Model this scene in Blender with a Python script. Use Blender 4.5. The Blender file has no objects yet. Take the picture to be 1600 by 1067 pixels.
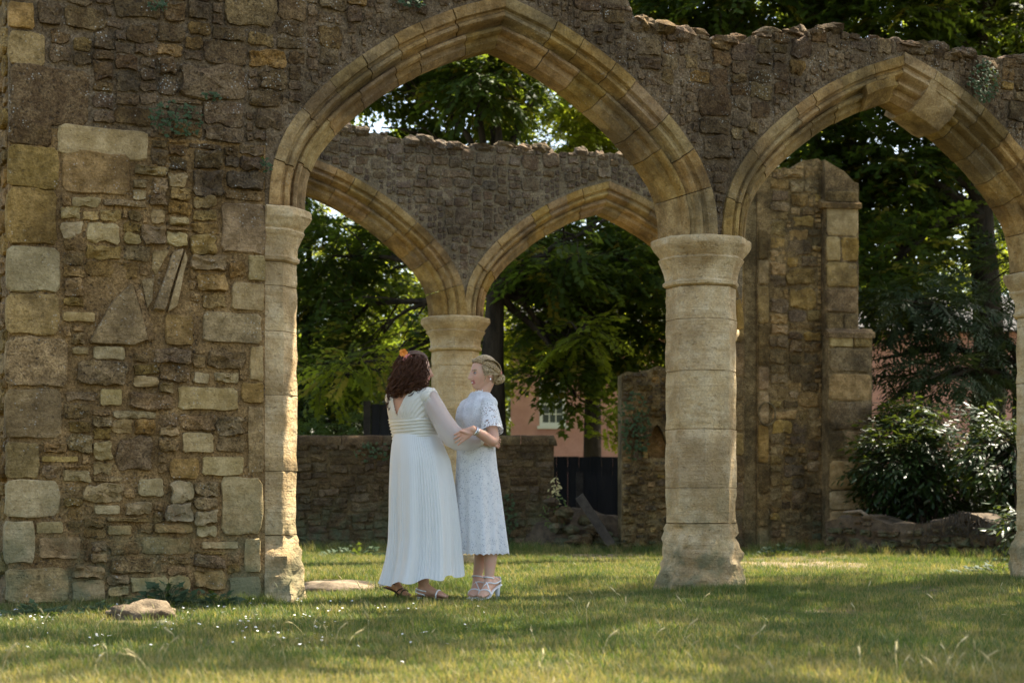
import bpy, bmesh, math, random
import numpy as np
from mathutils import Vector, Matrix, Euler, noise as mnoise

R = math.radians
rng = random.Random(7)
nrs = np.random.RandomState(11)
SC = bpy.context.scene
COL = SC.collection

# ------------------------------------------------------------------ camera
F_PX, HOR, CAMZ = 2667.0, 780.0, 0.675          # focal length in photo pixels, horizon row, camera height
cam = bpy.data.cameras.new('camera')
cam_o = bpy.data.objects.new('camera', cam); COL.objects.link(cam_o)
cam_o.location = (0, 0, CAMZ); cam_o.rotation_euler = (R(90), 0, 0)
cam.sensor_width = 36; cam.lens = 60.0
cam.shift_y = (HOR - 533.5) / 1600.0
cam.clip_end = 1000
cam.dof.use_dof = True; cam.dof.focus_distance = 11.6; cam.dof.aperture_fstop = 3.2
SC.camera = cam_o

# ------------------------------------------------------------------ world, sun, exposure
SUN_AZ = R(38)      # measured from +X towards +Y: to the right and behind the arcade
SUN_EL = R(56)
sd = Vector((math.cos(SUN_AZ) * math.cos(SUN_EL), math.sin(SUN_AZ) * math.cos(SUN_EL), math.sin(SUN_EL)))
w = bpy.data.worlds.new('World'); SC.world = w; w.use_nodes = True
nt = w.node_tree; nt.nodes.clear()
sky = nt.nodes.new('ShaderNodeTexSky'); sky.sky_type = 'NISHITA'; sky.sun_disc = False
sky.sun_elevation = SUN_EL; sky.sun_rotation = math.pi / 2 - SUN_AZ
sky.dust_density = 2.5; sky.air_density = 1.0; sky.ozone_density = 0.8
bg = nt.nodes.new('ShaderNodeBackground'); bg.inputs['Strength'].default_value = 0.115
wo = nt.nodes.new('ShaderNodeOutputWorld')
nt.links.new(sky.outputs[0], bg.inputs[0]); nt.links.new(bg.outputs[0], wo.inputs[0])
sun = bpy.data.lights.new('sun', 'SUN'); sun.energy = 5.0; sun.angle = R(0.5); sun.color = (1.0, 0.94, 0.84)
sun_o = bpy.data.objects.new('sun', sun); COL.objects.link(sun_o)
sun_o.rotation_euler = sd.to_track_quat('Z', 'Y').to_euler()
sun_o.location = sd * 60
SC.view_settings.view_transform = 'Standard'; SC.view_settings.look = 'None'
SC.view_settings.gamma = 1.0; SC.view_settings.use_curve_mapping = False
SC.view_settings.exposure = 1.95
SC.view_settings.use_white_balance = True; SC.view_settings.white_balance_temperature = 7100; SC.view_settings.white_balance_tint = 8
cy = SC.cycles
cy.use_denoising = True
cy.max_bounces = 7; cy.diffuse_bounces = 4; cy.glossy_bounces = 2; cy.transmission_bounces = 4
cy.transparent_max_bounces = 8
cy.sample_clamp_indirect = 6.0

# ------------------------------------------------------------------ helpers
def at(px, py, Y):
    return Vector(((px - 800) / F_PX * Y, Y, CAMZ + (HOR - py) / F_PX * Y))

def tag(o, label=None, cat=None, group=None, kind=None):
    if label: o['label'] = label
    if cat: o['category'] = cat
    if group: o['group'] = group
    if kind: o['kind'] = kind
    return o

def link_mesh(name, verts, faces, mats, parent=None, loc=None, smooth=True, midx=None, sharp=0):
    """one mesh object; verts in world coordinates, the origin is moved to loc (or their mean)"""
    v = np.asarray(verts, dtype=float).reshape(-1, 3)
    c = np.array(loc, dtype=float) if loc is not None else v.mean(axis=0)
    me = bpy.data.meshes.new(name)
    me.from_pydata((v - c).tolist(), [], faces)
    for m in (mats if isinstance(mats, (list, tuple)) else [mats]): me.materials.append(m)
    if midx is not None: me.polygons.foreach_set('material_index', midx)
    if smooth: me.polygons.foreach_set('use_smooth', [True] * len(me.polygons))
    me.update()
    if smooth and sharp: me.set_sharp_from_angle(angle=R(sharp))
    o = bpy.data.objects.new(name, me); COL.objects.link(o)
    if parent is not None:
        o.parent = parent
        po = np.array(WORLD[parent.name])
        o.location = c - po
    else:
        o.location = c
    WORLD[o.name] = tuple(c)
    return o
WORLD = {}

def empty(name, loc, label, cat, group=None):
    o = bpy.data.objects.new(name, None); COL.objects.link(o); o.location = loc
    o.empty_display_size = 0.2
    WORLD[o.name] = tuple(loc)
    return tag(o, label, cat, group)

class MB:
    def __init__(s): s.v = []; s.f = []; s.m = []
    def add(s, verts, faces, m=0):
        b = len(s.v); s.v += [tuple(p) for p in verts]
        s.f += [tuple(i + b for i in f) for f in faces]; s.m += [m] * len(faces)
    def box(s, lo, hi, m=0, T=None, jit=0):
        x0, y0, z0 = lo; x1, y1, z1 = hi
        P = [(x0, y0, z0), (x1, y0, z0), (x1, y1, z0), (x0, y1, z0), (x0, y0, z1), (x1, y0, z1), (x1, y1, z1), (x0, y1, z1)]
        if jit: P = [tuple(c + rng.uniform(-jit, jit) for c in p) for p in P]
        if T: P = [T(*p) for p in P]
        s.add(P, [(0, 3, 2, 1), (4, 5, 6, 7), (0, 1, 5, 4), (1, 2, 6, 5), (2, 3, 7, 6), (3, 0, 4, 7)], m)
    def tube(s, pts, rad, n=8, m=0, caps=True, flat=None):
        pts = [Vector(p) for p in pts]; rings = []
        k = len(pts); up = None
        for i in range(k):
            t = (pts[min(i + 1, k - 1)] - pts[max(i - 1, 0)]).normalized()
            if up is None:
                up = t.orthogonal().normalized()
                if flat is not None:
                    up = Vector(flat); up = (up - t * up.dot(t)).normalized()
            else:
                up = (up - t * up.dot(t)).normalized()
            sd_ = t.cross(up)
            r = rad[i] if hasattr(rad, '__len__') else rad
            ra, rb = (r if hasattr(r, '__len__') else (r, r))
            rings.append([pts[i] + up * (ra * math.cos(2 * math.pi * j / n)) + sd_ * (rb * math.sin(2 * math.pi * j / n)) for j in range(n)])
        V = [p for r_ in rings for p in r_]; Fc = []
        for i in range(k - 1):
            for j in range(n):
                a = i * n + j; b = i * n + (j + 1) % n
                Fc.append((a, b, b + n, a + n))
        if caps:
            V.append(pts[0]); V.append(pts[-1]); c0 = len(V) - 2
            for j in range(n):
                Fc.append((c0, (j + 1) % n, j)); Fc.append((c0 + 1, (k - 1) * n + j, (k - 1) * n + (j + 1) % n))
        s.add(V, Fc, m)
    def loft(s, rings, m=0, caps=True):
        n = len(rings[0]); V = [p for r_ in rings for p in r_]; Fc = []
        for i in range(len(rings) - 1):
            for j in range(n):
                a = i * n + j; b = i * n + (j + 1) % n
                Fc.append((a, b, b + n, a + n))
        if caps:
            Fc.append(tuple(reversed(range(n)))); Fc.append(tuple(range((len(rings) - 1) * n, len(rings) * n)))
        s.add(V, Fc, m)
    def build(s, name, mats, parent=None, loc=None, smooth=True, sharp=34):
        return link_mesh(name, s.v, s.f, mats, parent, loc, smooth, s.m, sharp)

def nz(x, y=0.0, z=0.0): return mnoise.noise(Vector((x, y, z)))
def fbm(x, y, z, o=4): return mnoise.fractal(Vector((x, y, z)), 1.0, 2.0, o)

# ------------------------------------------------------------------ materials
class NT:
    def __init__(s, name):
        s.mat = bpy.data.materials.new(name); s.mat.use_nodes = True
        s.t = s.mat.node_tree; s.t.nodes.clear()
        s.out = s.t.nodes.new('ShaderNodeOutputMaterial')
    def n(s, typ, ins=None, **props):
        nd = s.t.nodes.new(typ)
        for k, v in props.items(): setattr(nd, k, v)
        for k, v in (ins or {}).items():
            if isinstance(v, bpy.types.NodeSocket): s.t.links.new(v, nd.inputs[k])
            else: nd.inputs[k].default_value = v
        return nd
    def math(s, op, a, b=0.0, clamp=False):
        return s.n('ShaderNodeMath', {0: a, 1: b}, operation=op, use_clamp=clamp).outputs[0]
    def noise(s, vec, scale, detail=4, rough=0.55):
        return s.n('ShaderNodeTexNoise', {'Vector': vec, 'Scale': scale, 'Detail': detail, 'Roughness': rough}).outputs['Fac']
    def ramp(s, fac, lo, hi):
        return s.n('ShaderNodeMapRange', {'Value': fac, 'From Min': lo, 'From Max': hi}, interpolation_type='SMOOTHSTEP').outputs[0]
    def mix(s, fac, a, b, mode='MIX'):
        nd = s.n('ShaderNodeMix', data_type='RGBA', blend_type=mode)
        for i, v in ((0, fac), (6, a), (7, b)):
            if isinstance(v, bpy.types.NodeSocket): s.t.links.new(v, nd.inputs[i])
            else: nd.inputs[i].default_value = v if i == 0 else tuple(v) + ((1,) if len(v) == 3 else ())
        return nd.outputs[2]
    def pos(s): return s.n('ShaderNodeNewGeometry').outputs['Position']
    def scale(s, vec, xyz):
        return s.n('ShaderNodeVectorMath', {0: vec, 1: xyz}, operation='MULTIPLY').outputs[0]
    def hsv(s, col, h=0.5, sa=1.0, v=1.0):
        return s.n('ShaderNodeHueSaturation', {'Color': col, 'Hue': h, 'Saturation': sa, 'Value': v}).outputs[0]
    def bump(s, h, strength=0.5, dist=0.02, nrm=None):
        d = {'Height': h, 'Strength': strength, 'Distance': dist}
        if nrm is not None: d['Normal'] = nrm
        return s.n('ShaderNodeBump', d).outputs[0]
    def bsdf(s, col, rough=0.85, nrm=None, spec=0.3, **kw):
        d = {'Base Color': col if isinstance(col, bpy.types.NodeSocket) else tuple(col) + ((1,) if len(col) == 3 else ()), 'Roughness': rough, 'Specular IOR Level': spec}
        if nrm is not None: d['Normal'] = nrm
        d.update(kw)
        return s.n('ShaderNodeBsdfPrincipled', d).outputs[0]
    def done(s, sh):
        s.t.links.new(sh, s.out.inputs['Surface']); return s.mat

def mat_stone(name, base, dark, pale, lichen=0.4, strata=0.0, moss=0.3, bump=0.9, var=0.35, weather=0.5, fk=1.0):
    m = NT(name); p = m.pos(); rnd = m.n('ShaderNodeObjectInfo').outputs['Random']
    hk = min(1.0, var / .3)
    big = m.noise(p, 2.2, 5, 0.6); mid = m.noise(p, 11, 6, 0.65); fine = m.noise(p, 70, 5, 0.7)
    c = m.mix(m.ramp(mid, 0.36, 0.66), base, pale)
    c = m.mix(m.math('MULTIPLY', m.ramp(big, 0.42, 0.64), weather), c, dark)
    c = m.mix(m.ramp(fine, 0.30, 0.75), m.mix(1.0, c, tuple(1 - fk * (1 - q) for q in (0.42, 0.40, 0.37)), 'MULTIPLY'), m.mix(1.0, c, tuple(1 + fk * (q - 1) for q in (1.32, 1.29, 1.22)), 'MULTIPLY'))
    if strata:
        ps = m.scale(p, (2.0, 2.0, 34.0)); st = m.noise(ps, 1.0, 5, 0.6)
        c = m.mix(m.math('MULTIPLY', m.ramp(st, 0.45, 0.7), strata * 0.6), c, dark)
    # per stone variation
    c = m.hsv(c, m.math('ADD', 0.5 - .007 * hk, m.math('MULTIPLY', rnd, 0.016 * hk)), m.math('ADD', 1.08 - .12 * hk, m.math('MULTIPLY', m.math('FRACT', m.math('MULTIPLY', rnd, 7.3)), 0.24 * hk)),
              m.math('ADD', 1 - var / 2, m.math('MULTIPLY', m.math('FRACT', m.math('MULTIPLY', rnd, 13.7)), var)))
    # pale lichen spots and dark pits
    vo = m.n('ShaderNodeTexVoronoi', {'Vector': p, 'Scale': 48.0, 'Randomness': 1.0}).outputs['Distance']
    sp = m.math('MULTIPLY', m.math('SUBTRACT', 1.0, m.ramp(vo, 0.16, 0.32)), m.ramp(m.noise(p, 6, 4, 0.7), 0.53, 0.62))
    c = m.mix(m.math('MULTIPLY', sp, lichen), c, (0.50, 0.49, 0.44))
    pit = m.ramp(m.noise(p, 38, 3, 0.5), 0.60, 0.72)
    c = m.mix(m.math('MULTIPLY', pit, 0.55 * fk ** 1.5), c, (0.04, 0.032, 0.024))
    if moss:
        z = m.n('ShaderNodeSeparateXYZ', {0: p}).outputs[2]
        mk = m.math('MULTIPLY', m.ramp(z, 0.95, 0.0), m.ramp(m.noise(p, 4.5, 5, 0.6), 0.40, 0.62))
        c = m.mix(m.math('MULTIPLY', mk, moss), c, (0.10, 0.125, 0.07))
    h = m.math('ADD', m.math('MULTIPLY', mid, 1.0), m.math('MULTIPLY', fine, 0.35 * fk))
    h = m.math('SUBTRACT', h, m.math('MULTIPLY', pit, 0.35))
    h = m.math('ADD', h, m.math('MULTIPLY', m.noise(p, 28, 5, 0.65), 0.6))
    if strata: h = m.math('ADD', h, m.math('MULTIPLY', st, 0.9 * strata))
    return m.done(m.bsdf(c, 0.92, m.bump(h, bump, 0.03), 0.15))

M = {}
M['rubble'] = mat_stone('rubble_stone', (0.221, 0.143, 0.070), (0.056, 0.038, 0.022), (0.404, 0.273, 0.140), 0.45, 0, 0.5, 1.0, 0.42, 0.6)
M['rubble_up'] = mat_stone('weathered_shaded_rubble', (0.129, 0.083, 0.048), (0.036, 0.025, 0.017), (0.235, 0.163, 0.097), 0.65, 0, 0.2, 1.0, 0.40, 0.6)  # upper wall: lichen weathering, with canopy shade also put into the darker colour
M['pale'] = mat_stone('pale_dressed_stone', (0.330, 0.240, 0.125), (0.135, 0.094, 0.049), (0.470, 0.358, 0.207), 0.25, 0.35, 0.7, 0.6, 0.25, 0.45, .45)
M['tan'] = mat_stone('tan_dressed_stone', (0.270, 0.180, 0.084), (0.082, 0.053, 0.028), (0.467, 0.323, 0.167), 0.4, 0.3, 0.6, 0.8, 0.3, 0.6, .6)
M['column'] = mat_stone('column_limestone', (0.578, 0.422, 0.243), (0.276, 0.185, 0.094), (0.661, 0.522, 0.342), 0.10, 0.55, 0.7, 0.75, 0.05, 0.7, .4)
M['arch'] = mat_stone('arch_limestone', (0.314, 0.202, 0.093), (0.089, 0.060, 0.034), (0.449, 0.312, 0.160), 0.2, 0.15, 0.0, 0.6, 0.28, 0.75, .5)
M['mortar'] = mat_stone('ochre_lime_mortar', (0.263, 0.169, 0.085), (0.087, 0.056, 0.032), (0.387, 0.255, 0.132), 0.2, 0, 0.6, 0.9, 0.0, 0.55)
M['mortar_up'] = mat_stone('weathered_shaded_mortar', (0.170, 0.120, 0.074), (0.054, 0.039, 0.026), (0.279, 0.212, 0.146), 0.5, 0, 0.1, 0.9, 0.0, 0.5)  # upper joints: weathering and overhead shade both mixed into the colour
M['back'] = mat_stone('grey_brown_rubble', (0.128, 0.091, 0.063), (0.039, 0.029, 0.024), (0.217, 0.168, 0.120), 0.3, 0, 0.0, 0.8, 0.42, 0.4)
M['mortar_back'] = mat_stone('pale_grey_mortar', (0.205, 0.165, 0.114), (0.082, 0.063, 0.042), (0.299, 0.245, 0.174), 0.2, 0, 0.0, 0.7, 0.0, 0.4)
M['lowwall'] = mat_stone('damp_brown_rubble', (0.120, 0.085, 0.054), (0.041, 0.030, 0.021), (0.187, 0.138, 0.088), 0.15, 0, 0.8, 0.9, 0.5, 0.5)
M['ruin'] = mat_stone('ruin_stone', (0.198, 0.137, 0.072), (0.044, 0.032, 0.019), (0.341, 0.247, 0.138), 0.2, 0.2, 0.3, 0.9, 0.45, 0.7)

def mat_leaf(name, c0, c1, trans=0.45, rough=0.45, spec=0.4, yellow=0.0, tcol=(0.30, 0.38, 0.03)):
    m = NT(name); rnd = m.n('ShaderNodeObjectInfo').outputs['Random']
    p = m.pos(); nn = m.noise(p, 1.3, 3)
    f = m.math('ADD', m.math('MULTIPLY', rnd, 0.7), m.math('MULTIPLY', nn, 0.4), True)
    c = m.mix(f, c0, c1)
    if yellow: c = m.mix(m.math('GREATER_THAN', rnd, 1 - yellow), c, (0.26, 0.20, 0.03))
    d = m.bsdf(c, rough, None, spec)
    t = m.n('ShaderNodeBsdfTranslucent', {'Color': m.mix(0.6, c, tcol)}).outputs[0]
    return m.done(m.n('ShaderNodeMixShader', {0: trans, 1: d, 2: t}).outputs[0])
M['leaf'] = mat_leaf('broad_leaf', (0.013, 0.031, 0.009), (0.044, 0.076, 0.012), 0.48, 0.55, 0.14, 0.07)
M['leaf2'] = mat_leaf('backlit_tone_leaf', (0.06, 0.10, 0.012), (0.16, 0.19, 0.02), 0.62, 0.5, 0.15, 0.08, (.42, .46, .03))  # sun shining through leaves is put into this brighter, more translucent colour
M['conifer'] = mat_leaf('yew_needle', (0.018, 0.034, 0.014), (0.035, 0.055, 0.018), 0.15, 0.6, 0.25, 0.0, (0.1, 0.14, 0.02))
M['fern'] = mat_leaf('bright_conifer_frond', (0.07, 0.12, 0.04), (0.12, 0.18, 0.06), 0.4, 0.6, 0.25)
M['laurel'] = mat_leaf('glossy_laurel_leaf', (0.007, 0.020, 0.006), (0.020, 0.045, 0.010), 0.16, 0.40, 0.3, 0.0)
M['ivy'] = mat_leaf('ivy_leaf', (0.030, 0.055, 0.028), (0.055, 0.085, 0.04), 0.2, 0.6, 0.12)

def mat_grass(name):
    m = NT(name); rnd = m.n('ShaderNodeObjectInfo').outputs['Random']
    p = m.pos(); nn = m.noise(m.scale(p, (1.0, 0.7, 0.0)), 0.9, 4, 0.6)
    ysep = m.n('ShaderNodeSeparateXYZ', {0: p}).outputs[1]
    near = m.ramp(ysep, 8.6, 5.5)
    c = m.mix(rnd, (0.055, 0.094, 0.022), (0.112, 0.152, 0.040))
    f = m.math('ADD', m.math('MULTIPLY', m.math('FRACT', m.math('MULTIPLY', rnd, 17.3)), 0.55), m.math('MULTIPLY', nn, 0.75))
    f = m.math('ADD', f, m.math('MULTIPLY', near, 0.16))
    c = m.mix(m.ramp(f, 0.58, 0.93), c, (0.28, 0.232, 0.10))
    d = m.bsdf(c, 0.55, None, 0.25)
    t = m.n('ShaderNodeBsdfTranslucent', {'Color': m.mix(1.0, c, (1.3, 1.3, 0.7), 'MULTIPLY')}).outputs[0]
    return m.done(m.n('ShaderNodeMixShader', {0: 0.4, 1: d, 2: t}).outputs[0])
M['grass'] = mat_grass('lawn_grass')

def mat_ground():
    m = NT('lawn_soil'); p = m.pos()
    a = m.noise(p, 0.8, 5, 0.6); b = m.noise(p, 25, 5, 0.7)
    c = m.mix(m.ramp(a, 0.42, 0.62), (0.065, 0.072, 0.028), (0.15, 0.118, 0.062))
    c = m.mix(m.ramp(b, 0.3, 0.7), m.mix(1.0, c, (0.6, 0.6, 0.6), 'MULTIPLY'), c)
    return m.done(m.bsdf(c, 0.95, m.bump(b, 0.7, 0.02), 0.1))
M['ground'] = mat_ground()
def mat_plain(name, c0, c1, scale=8, rough=0.8, bump=0.3, spec=0.25, stretch=(1, 1, 1), **kw):
    m = NT(name); p = m.scale(m.pos(), stretch)
    a = m.noise(p, scale, 5, 0.6); b = m.noise(p, scale * 7, 4, 0.6)
    c = m.mix(m.ramp(m.math('ADD', m.math('MULTIPLY', a, 0.7), m.math('MULTIPLY', b, 0.3)), 0.35, 0.65), c0, c1)
    return m.done(m.bsdf(c, rough, m.bump(m.math('ADD', a, b), bump, 0.01) if bump else None, spec, **kw))
M['earth'] = mat_plain('bare_earth', (0.13, 0.095, 0.058), (0.26, 0.20, 0.13), 6, 0.95, 0.9)
M['mound'] = mat_plain('dry_mound_earth', (0.085, 0.062, 0.038), (0.20, 0.15, 0.095), 14, 0.95, 1.0)
M['darkearth'] = mat_plain('dark_bank_soil', (0.05, 0.037, 0.025), (0.13, 0.095, 0.06), 9, 0.95, 0.9)
M['bark'] = mat_plain('tree_bark', (0.022, 0.017, 0.012), (0.06, 0.046, 0.032), 6, 0.95, 1.0, 0.1, (1, 1, 0.25))
M['board'] = mat_plain('dark_fence_board', (0.008, 0.008, 0.009), (0.020, 0.018, 0.017), 6, 0.7, 0.4, 0.3, (1, 1, 0.2))
M['plank'] = mat_plain('weathered_plank', (0.03, 0.024, 0.018), (0.065, 0.052, 0.04), 8, 0.85, 0.4)
M['pink'] = mat_plain('pink_render', (0.53, 0.27, 0.235), (0.62, 0.335, 0.295), 3, 0.9, 0.3)
M['white'] = mat_plain('white_gloss_paint', (0.74, 0.74, 0.71), (0.80, 0.80, 0.78), 12, 0.4, 0.0)
M['rooftile'] = mat_plain('dark_roof_tile', (0.045, 0.042, 0.042), (0.08, 0.075, 0.072), 5, 0.85, 0.6)
M['glass'] = mat_plain('window_glass', (0.10, 0.12, 0.13), (0.16, 0.18, 0.19), 2, 0.08, 0.0, 0.6)
M['root'] = mat_plain('dry_root', (0.20, 0.15, 0.10), (0.34, 0.27, 0.19), 15, 0.9, 0.6)
M['straw'] = mat_plain('dry_grass_stalk', (0.34, 0.28, 0.13), (0.48, 0.41, 0.20), 20, 0.7, 0.0)
M['petal'] = mat_plain('daisy_petal', (0.78, 0.78, 0.76), (0.85, 0.85, 0.84), 20, 0.7, 0.0)

# ------------------------------------------------------------------ ground
def gz(x, y):
    return 0.035 * fbm(x * 0.35 + 3.1, y * 0.35, 0.0, 3) - 0.012
def build_ground():
    xs = np.concatenate([np.linspace(-400, -14, 8), np.linspace(-12, 12, 97), np.linspace(14, 400, 8)])
    ys = np.concatenate([np.linspace(-60, 4, 8), np.linspace(5, 30, 101), np.linspace(33, 500, 12)])
    V = []; Fc = []
    for y in ys:
        for x in xs:
            k = 1.0 if (abs(x) < 13 and 4 < y < 31) else 0.0
            V.append((x, y, gz(x, y) * k))
    nx = len(xs)
    for j in range(len(ys) - 1):
        for i in range(nx - 1):
            a = j * nx + i; Fc.append((a, a + 1, a + nx + 1, a + nx))
    o = link_mesh('ground', V, Fc, M['ground'], None, (0, 0, 0)); o['kind'] = 'structure'
build_ground()

# ------------------------------------------------------------------ wall frames and rubble
class Frame:
    """u along the wall to the right, v into the wall, z up"""
    def __init__(s, x, y, slope):
        s.x, s.y = x, y; a = math.atan(slope); s.c, s.s = math.cos(a), math.sin(a)
    def P(s, u, v, z): return Vector((s.x + u * s.c - v * s.s, s.y + u * s.s + v * s.c, z))
    def uz(s, px, py, v=0.0):
        a = (px - 800) / F_PX; ox = s.x - v * s.s; oy = s.y + v * s.c
        u = (a * oy - ox) / (s.c - a * s.s); Y = oy + u * s.s
        return u, CAMZ + (HOR - py) / F_PX * Y

FRONT = Frame(-1.51, 11.16, 0.43)
BACK = Frame(-0.489, 17.843, 0.43)

def outline(w_, h_, rough, r_, square=0.0):
    """irregular rounded block outline centred at the origin"""
    j = 0.16 * (1 - square * 0.85)
    c = [(sx * w_ / 2 * (1 - r_.uniform(0, j)), sz * h_ / 2 * (1 - r_.uniform(0, j * 1.3))) for sx, sz in ((-1, -1), (1, -1), (1, 1), (-1, 1))]
    pts = []
    for i in range(4):
        a, b = c[i], c[(i + 1) % 4]
        k = 3 if (i % 2 == 0) else 2
        for q in range(k):
            t = q / k
            n_ = r_.uniform(-1, 1) * rough * min(w_, h_) * (0.0 if q == 0 else 1.0)
            dx, dz = b[0] - a[0], b[1] - a[1]; L = math.hypot(dx, dz) or 1
            pts.append((a[0] + dx * t + dz / L * n_, a[1] + dz * t - dx / L * n_))
    for _ in range(1):
        q = []
        for i in range(len(pts)):
            a, b = pts[i], pts[(i + 1) % len(pts)]
            q += [(a[0] * .78 + b[0] * .22, a[1] * .78 + b[1] * .22), (a[0] * .22 + b[0] * .78, a[1] * .22 + b[1] * .78)]
        pts = q
    return pts

def stone(parent, fr, u, z, pts, mat, proud=0.035, v0=0.03, craggy=1.0, name='stone', detail=2, into=None):
    """a block set in the wall: outline pts around (u, z), bedded at v0, standing proud of the mortar"""
    n = len(pts); sx = rng.uniform(0, 50)
    prof = [(1.0, 0.05), (1.0, -0.55), (0.955, -0.95), (0.74, -1.02), (0.38, -1.05)] if detail == 2 else [(1.0, 0.05), (0.99, -0.6), (0.90, -1.0), (0.45, -1.05)]
    tu, tz = rng.uniform(-.25, .25), rng.uniform(-.3, .3)
    wd = max(abs(p[0]) for p in pts) + 1e-6; hd = max(abs(p[1]) for p in pts) + 1e-6
    V = []; Fc = []
    for k, (sc, d) in enumerate(prof):
        for i, (a, b) in enumerate(pts):
            x, y = a * sc, b * sc
            v = v0 + d * proud
            if k > 0:
                v += proud * (tu * x / wd + tz * y / hd)
                nn = fbm((u + x) * 12 + sx, (z + y) * 15, sx, 3)
                v -= nn * proud * 0.55 * craggy
                q = 0.012 * craggy * min(1.0, hd / 0.05)
                x += q * nz((u + x) * 22 + sx, (z + y) * 22, k * .4); y += q * nz((u + x) * 22, (z + y) * 22 + sx, k * .4 + 9)
            else: v = v0 + 0.05
            V.append(fr.P(u + x, v, z + y))
    V.append(fr.P(u, v0 - proud * (1.1 + 0.5 * craggy * fbm(u * 9 + sx, z * 11, sx, 3)), z))
    for k in range(len(prof) - 1):
        for i in range(n):
            a = k * n + i; b = k * n + (i + 1) % n
            Fc.append((a, b, b + n, a + n))
    L = (len(prof) - 1) * n
    for i in range(n): Fc.append((L + i, L + (i + 1) % n, len(V) - 1))
    if into is not None: into.add(V, Fc); return None
    return link_mesh(name, V, Fc, mat, parent, fr.P(u, v0, z), sharp=30)

def rubble(parent, fr, inside, u0, u1, z0, z1, hr, wr, gap, matf, proud=0.035, v0=0.03, craggy=1.0, detail=2, rough=.12, cap=285, small=.0042, square=.25, cell=.014):
    """random rubble: stones are laid from the bottom up and each grows until it meets its neighbours"""
    nu, nzz = int((u1 - u0) / cell), int((z1 - z0) / cell)
    free = np.zeros((nzz, nu), dtype=bool)
    for k in range(nzz):
        for i in range(nu): free[k, i] = inside(u0 + (i + .5) * cell, z0 + (k + .5) * cell)
    ks, is_ = np.nonzero(free)
    order = np.argsort(ks * cell + nrs.uniform(0, .16, len(ks)) + .05 * np.sin(is_ * cell * 2.3))
    cnt = 0; fill = MB(); res = []
    for q in order:
        k, i = ks[q], is_[q]
        if not free[k, i]: continue
        mw, mh = rng.uniform(*wr) * rng.choice((.55, .8, 1, 1, 1.3)), rng.uniform(*hr) * rng.choice((.7, 1, 1, 1.25))
        asp = rng.choice((.5, .6, .75, .9)); a, b, c, d = i, i + 1, k, k + 1; go = [True] * 4
        while any(go):
            for e in ((0, 1) if go[0] or go[1] else (3, 2)):
                if not go[e]: continue
                if e < 2 and (b - a) * cell >= mw or e > 1 and (d - c) * cell >= min(mh, max(.06, asp * (b - a) * cell)): go[e] = False; continue
                if e == 0:
                    if a > 0 and free[c:d, a - 1].all(): a -= 1
                    else: go[0] = False
                elif e == 1:
                    if b < nu and free[c:d, b].all(): b += 1
                    else: go[1] = False
                elif e == 2:
                    if c > 0 and free[c - 1, a:b].all(): c -= 1
                    else: go[2] = False
                else:
                    if d < nzz and free[d, a:b].all(): d += 1
                    else: go[3] = False
            if (b - a) * cell >= mw and (d - c) * cell >= mh: break
        free[c:d, a:b] = False
        res.append((a, b, c, d))
    res.sort(key=lambda r_: -(r_[1] - r_[0]) * (r_[3] - r_[2]))
    for (a, b, c, d) in res:
        W_, H_ = (b - a) * cell, (d - c) * cell
        g = gap * rng.uniform(.5, 1.2); ww, hh = W_ - g, H_ - g
        if ww < .022 or hh < .02: continue
        uc, zc = u0 + (a + b) / 2 * cell, z0 + (c + d) / 2 * cell
        pts = outline(ww, hh, rough, rng, square)
        an = rng.gauss(0, .045) if ww < 3 * hh else rng.gauss(0, .02); ca, sa = math.cos(an), math.sin(an)
        pts = [(x * ca - y * sa, x * sa + y * ca) for x, y in pts]
        if ww * hh < small or cnt >= cap:
            stone(parent, fr, uc, zc, pts, None, proud * rng.uniform(.3, .9), v0, craggy, 'stone', 1, fill)
        else:
            stone(parent, fr, uc, zc, pts, matf(uc, zc), proud * rng.uniform(.45, 1.5), v0, craggy, 'stone', detail); cnt += 1
    if fill.v:
        o = fill.build('small_stones', matf(u0, (z0 + z1) / 2), parent); o['kind'] = 'stuff'
    return cnt

def core(name, fr, panels, v0, v1, mat, parent, bumpy=0.012, step=0.05):
    """solid wall core out of panels (u0, u1, zlo(u), zhi(u)); the front face is a rough grid"""
    mb = MB()
    for (u0, u1, zl, zh) in panels:
        nu = max(2, int((u1 - u0) / step)); nzz = 14
        us = [u0 + (u1 - u0) * i / nu for i in range(nu + 1)]
        V = []; Fc = []
        for u in us:
            a, b = zl(u), zh(u)
            if b < a + .02: b = a + .02
            for k in range(nzz + 1):
                z = a + (b - a) * k / nzz
                v = v0 + bumpy * fbm(u * 6, z * 6, v0 * 10, 3)
                V.append(fr.P(u, v, z))
        off = len(V)
        for u in us:
            a, b = zl(u), zh(u)
            if b < a + .02: b = a + .02
            V.append(fr.P(u, v1, a)); V.append(fr.P(u, v1, b))
        s = nzz + 1
        for i in range(nu):
            for k in range(nzz):
                a = i * s + k; Fc.append((a, a + s, a + s + 1, a + 1))
            b0, b1 = off + 2 * i, off + 2 * i + 2
            Fc.append((b0, b0 + 1, b1 + 1, b1))
            Fc.append((i * s, b0, b1, (i + 1) * s))
            Fc.append((i * s + nzz, (i + 1) * s + nzz, b1 + 1, b0 + 1))
        Fc.append(tuple([k for k in range(s)] + [off + 1, off]))
        e = nu * s
        Fc.append(tuple([e + k for k in reversed(range(s))] + [off + 2 * nu, off + 2 * nu + 1]))
        mb.add(V, Fc)
    return mb.build(name, mat, parent)

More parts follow.
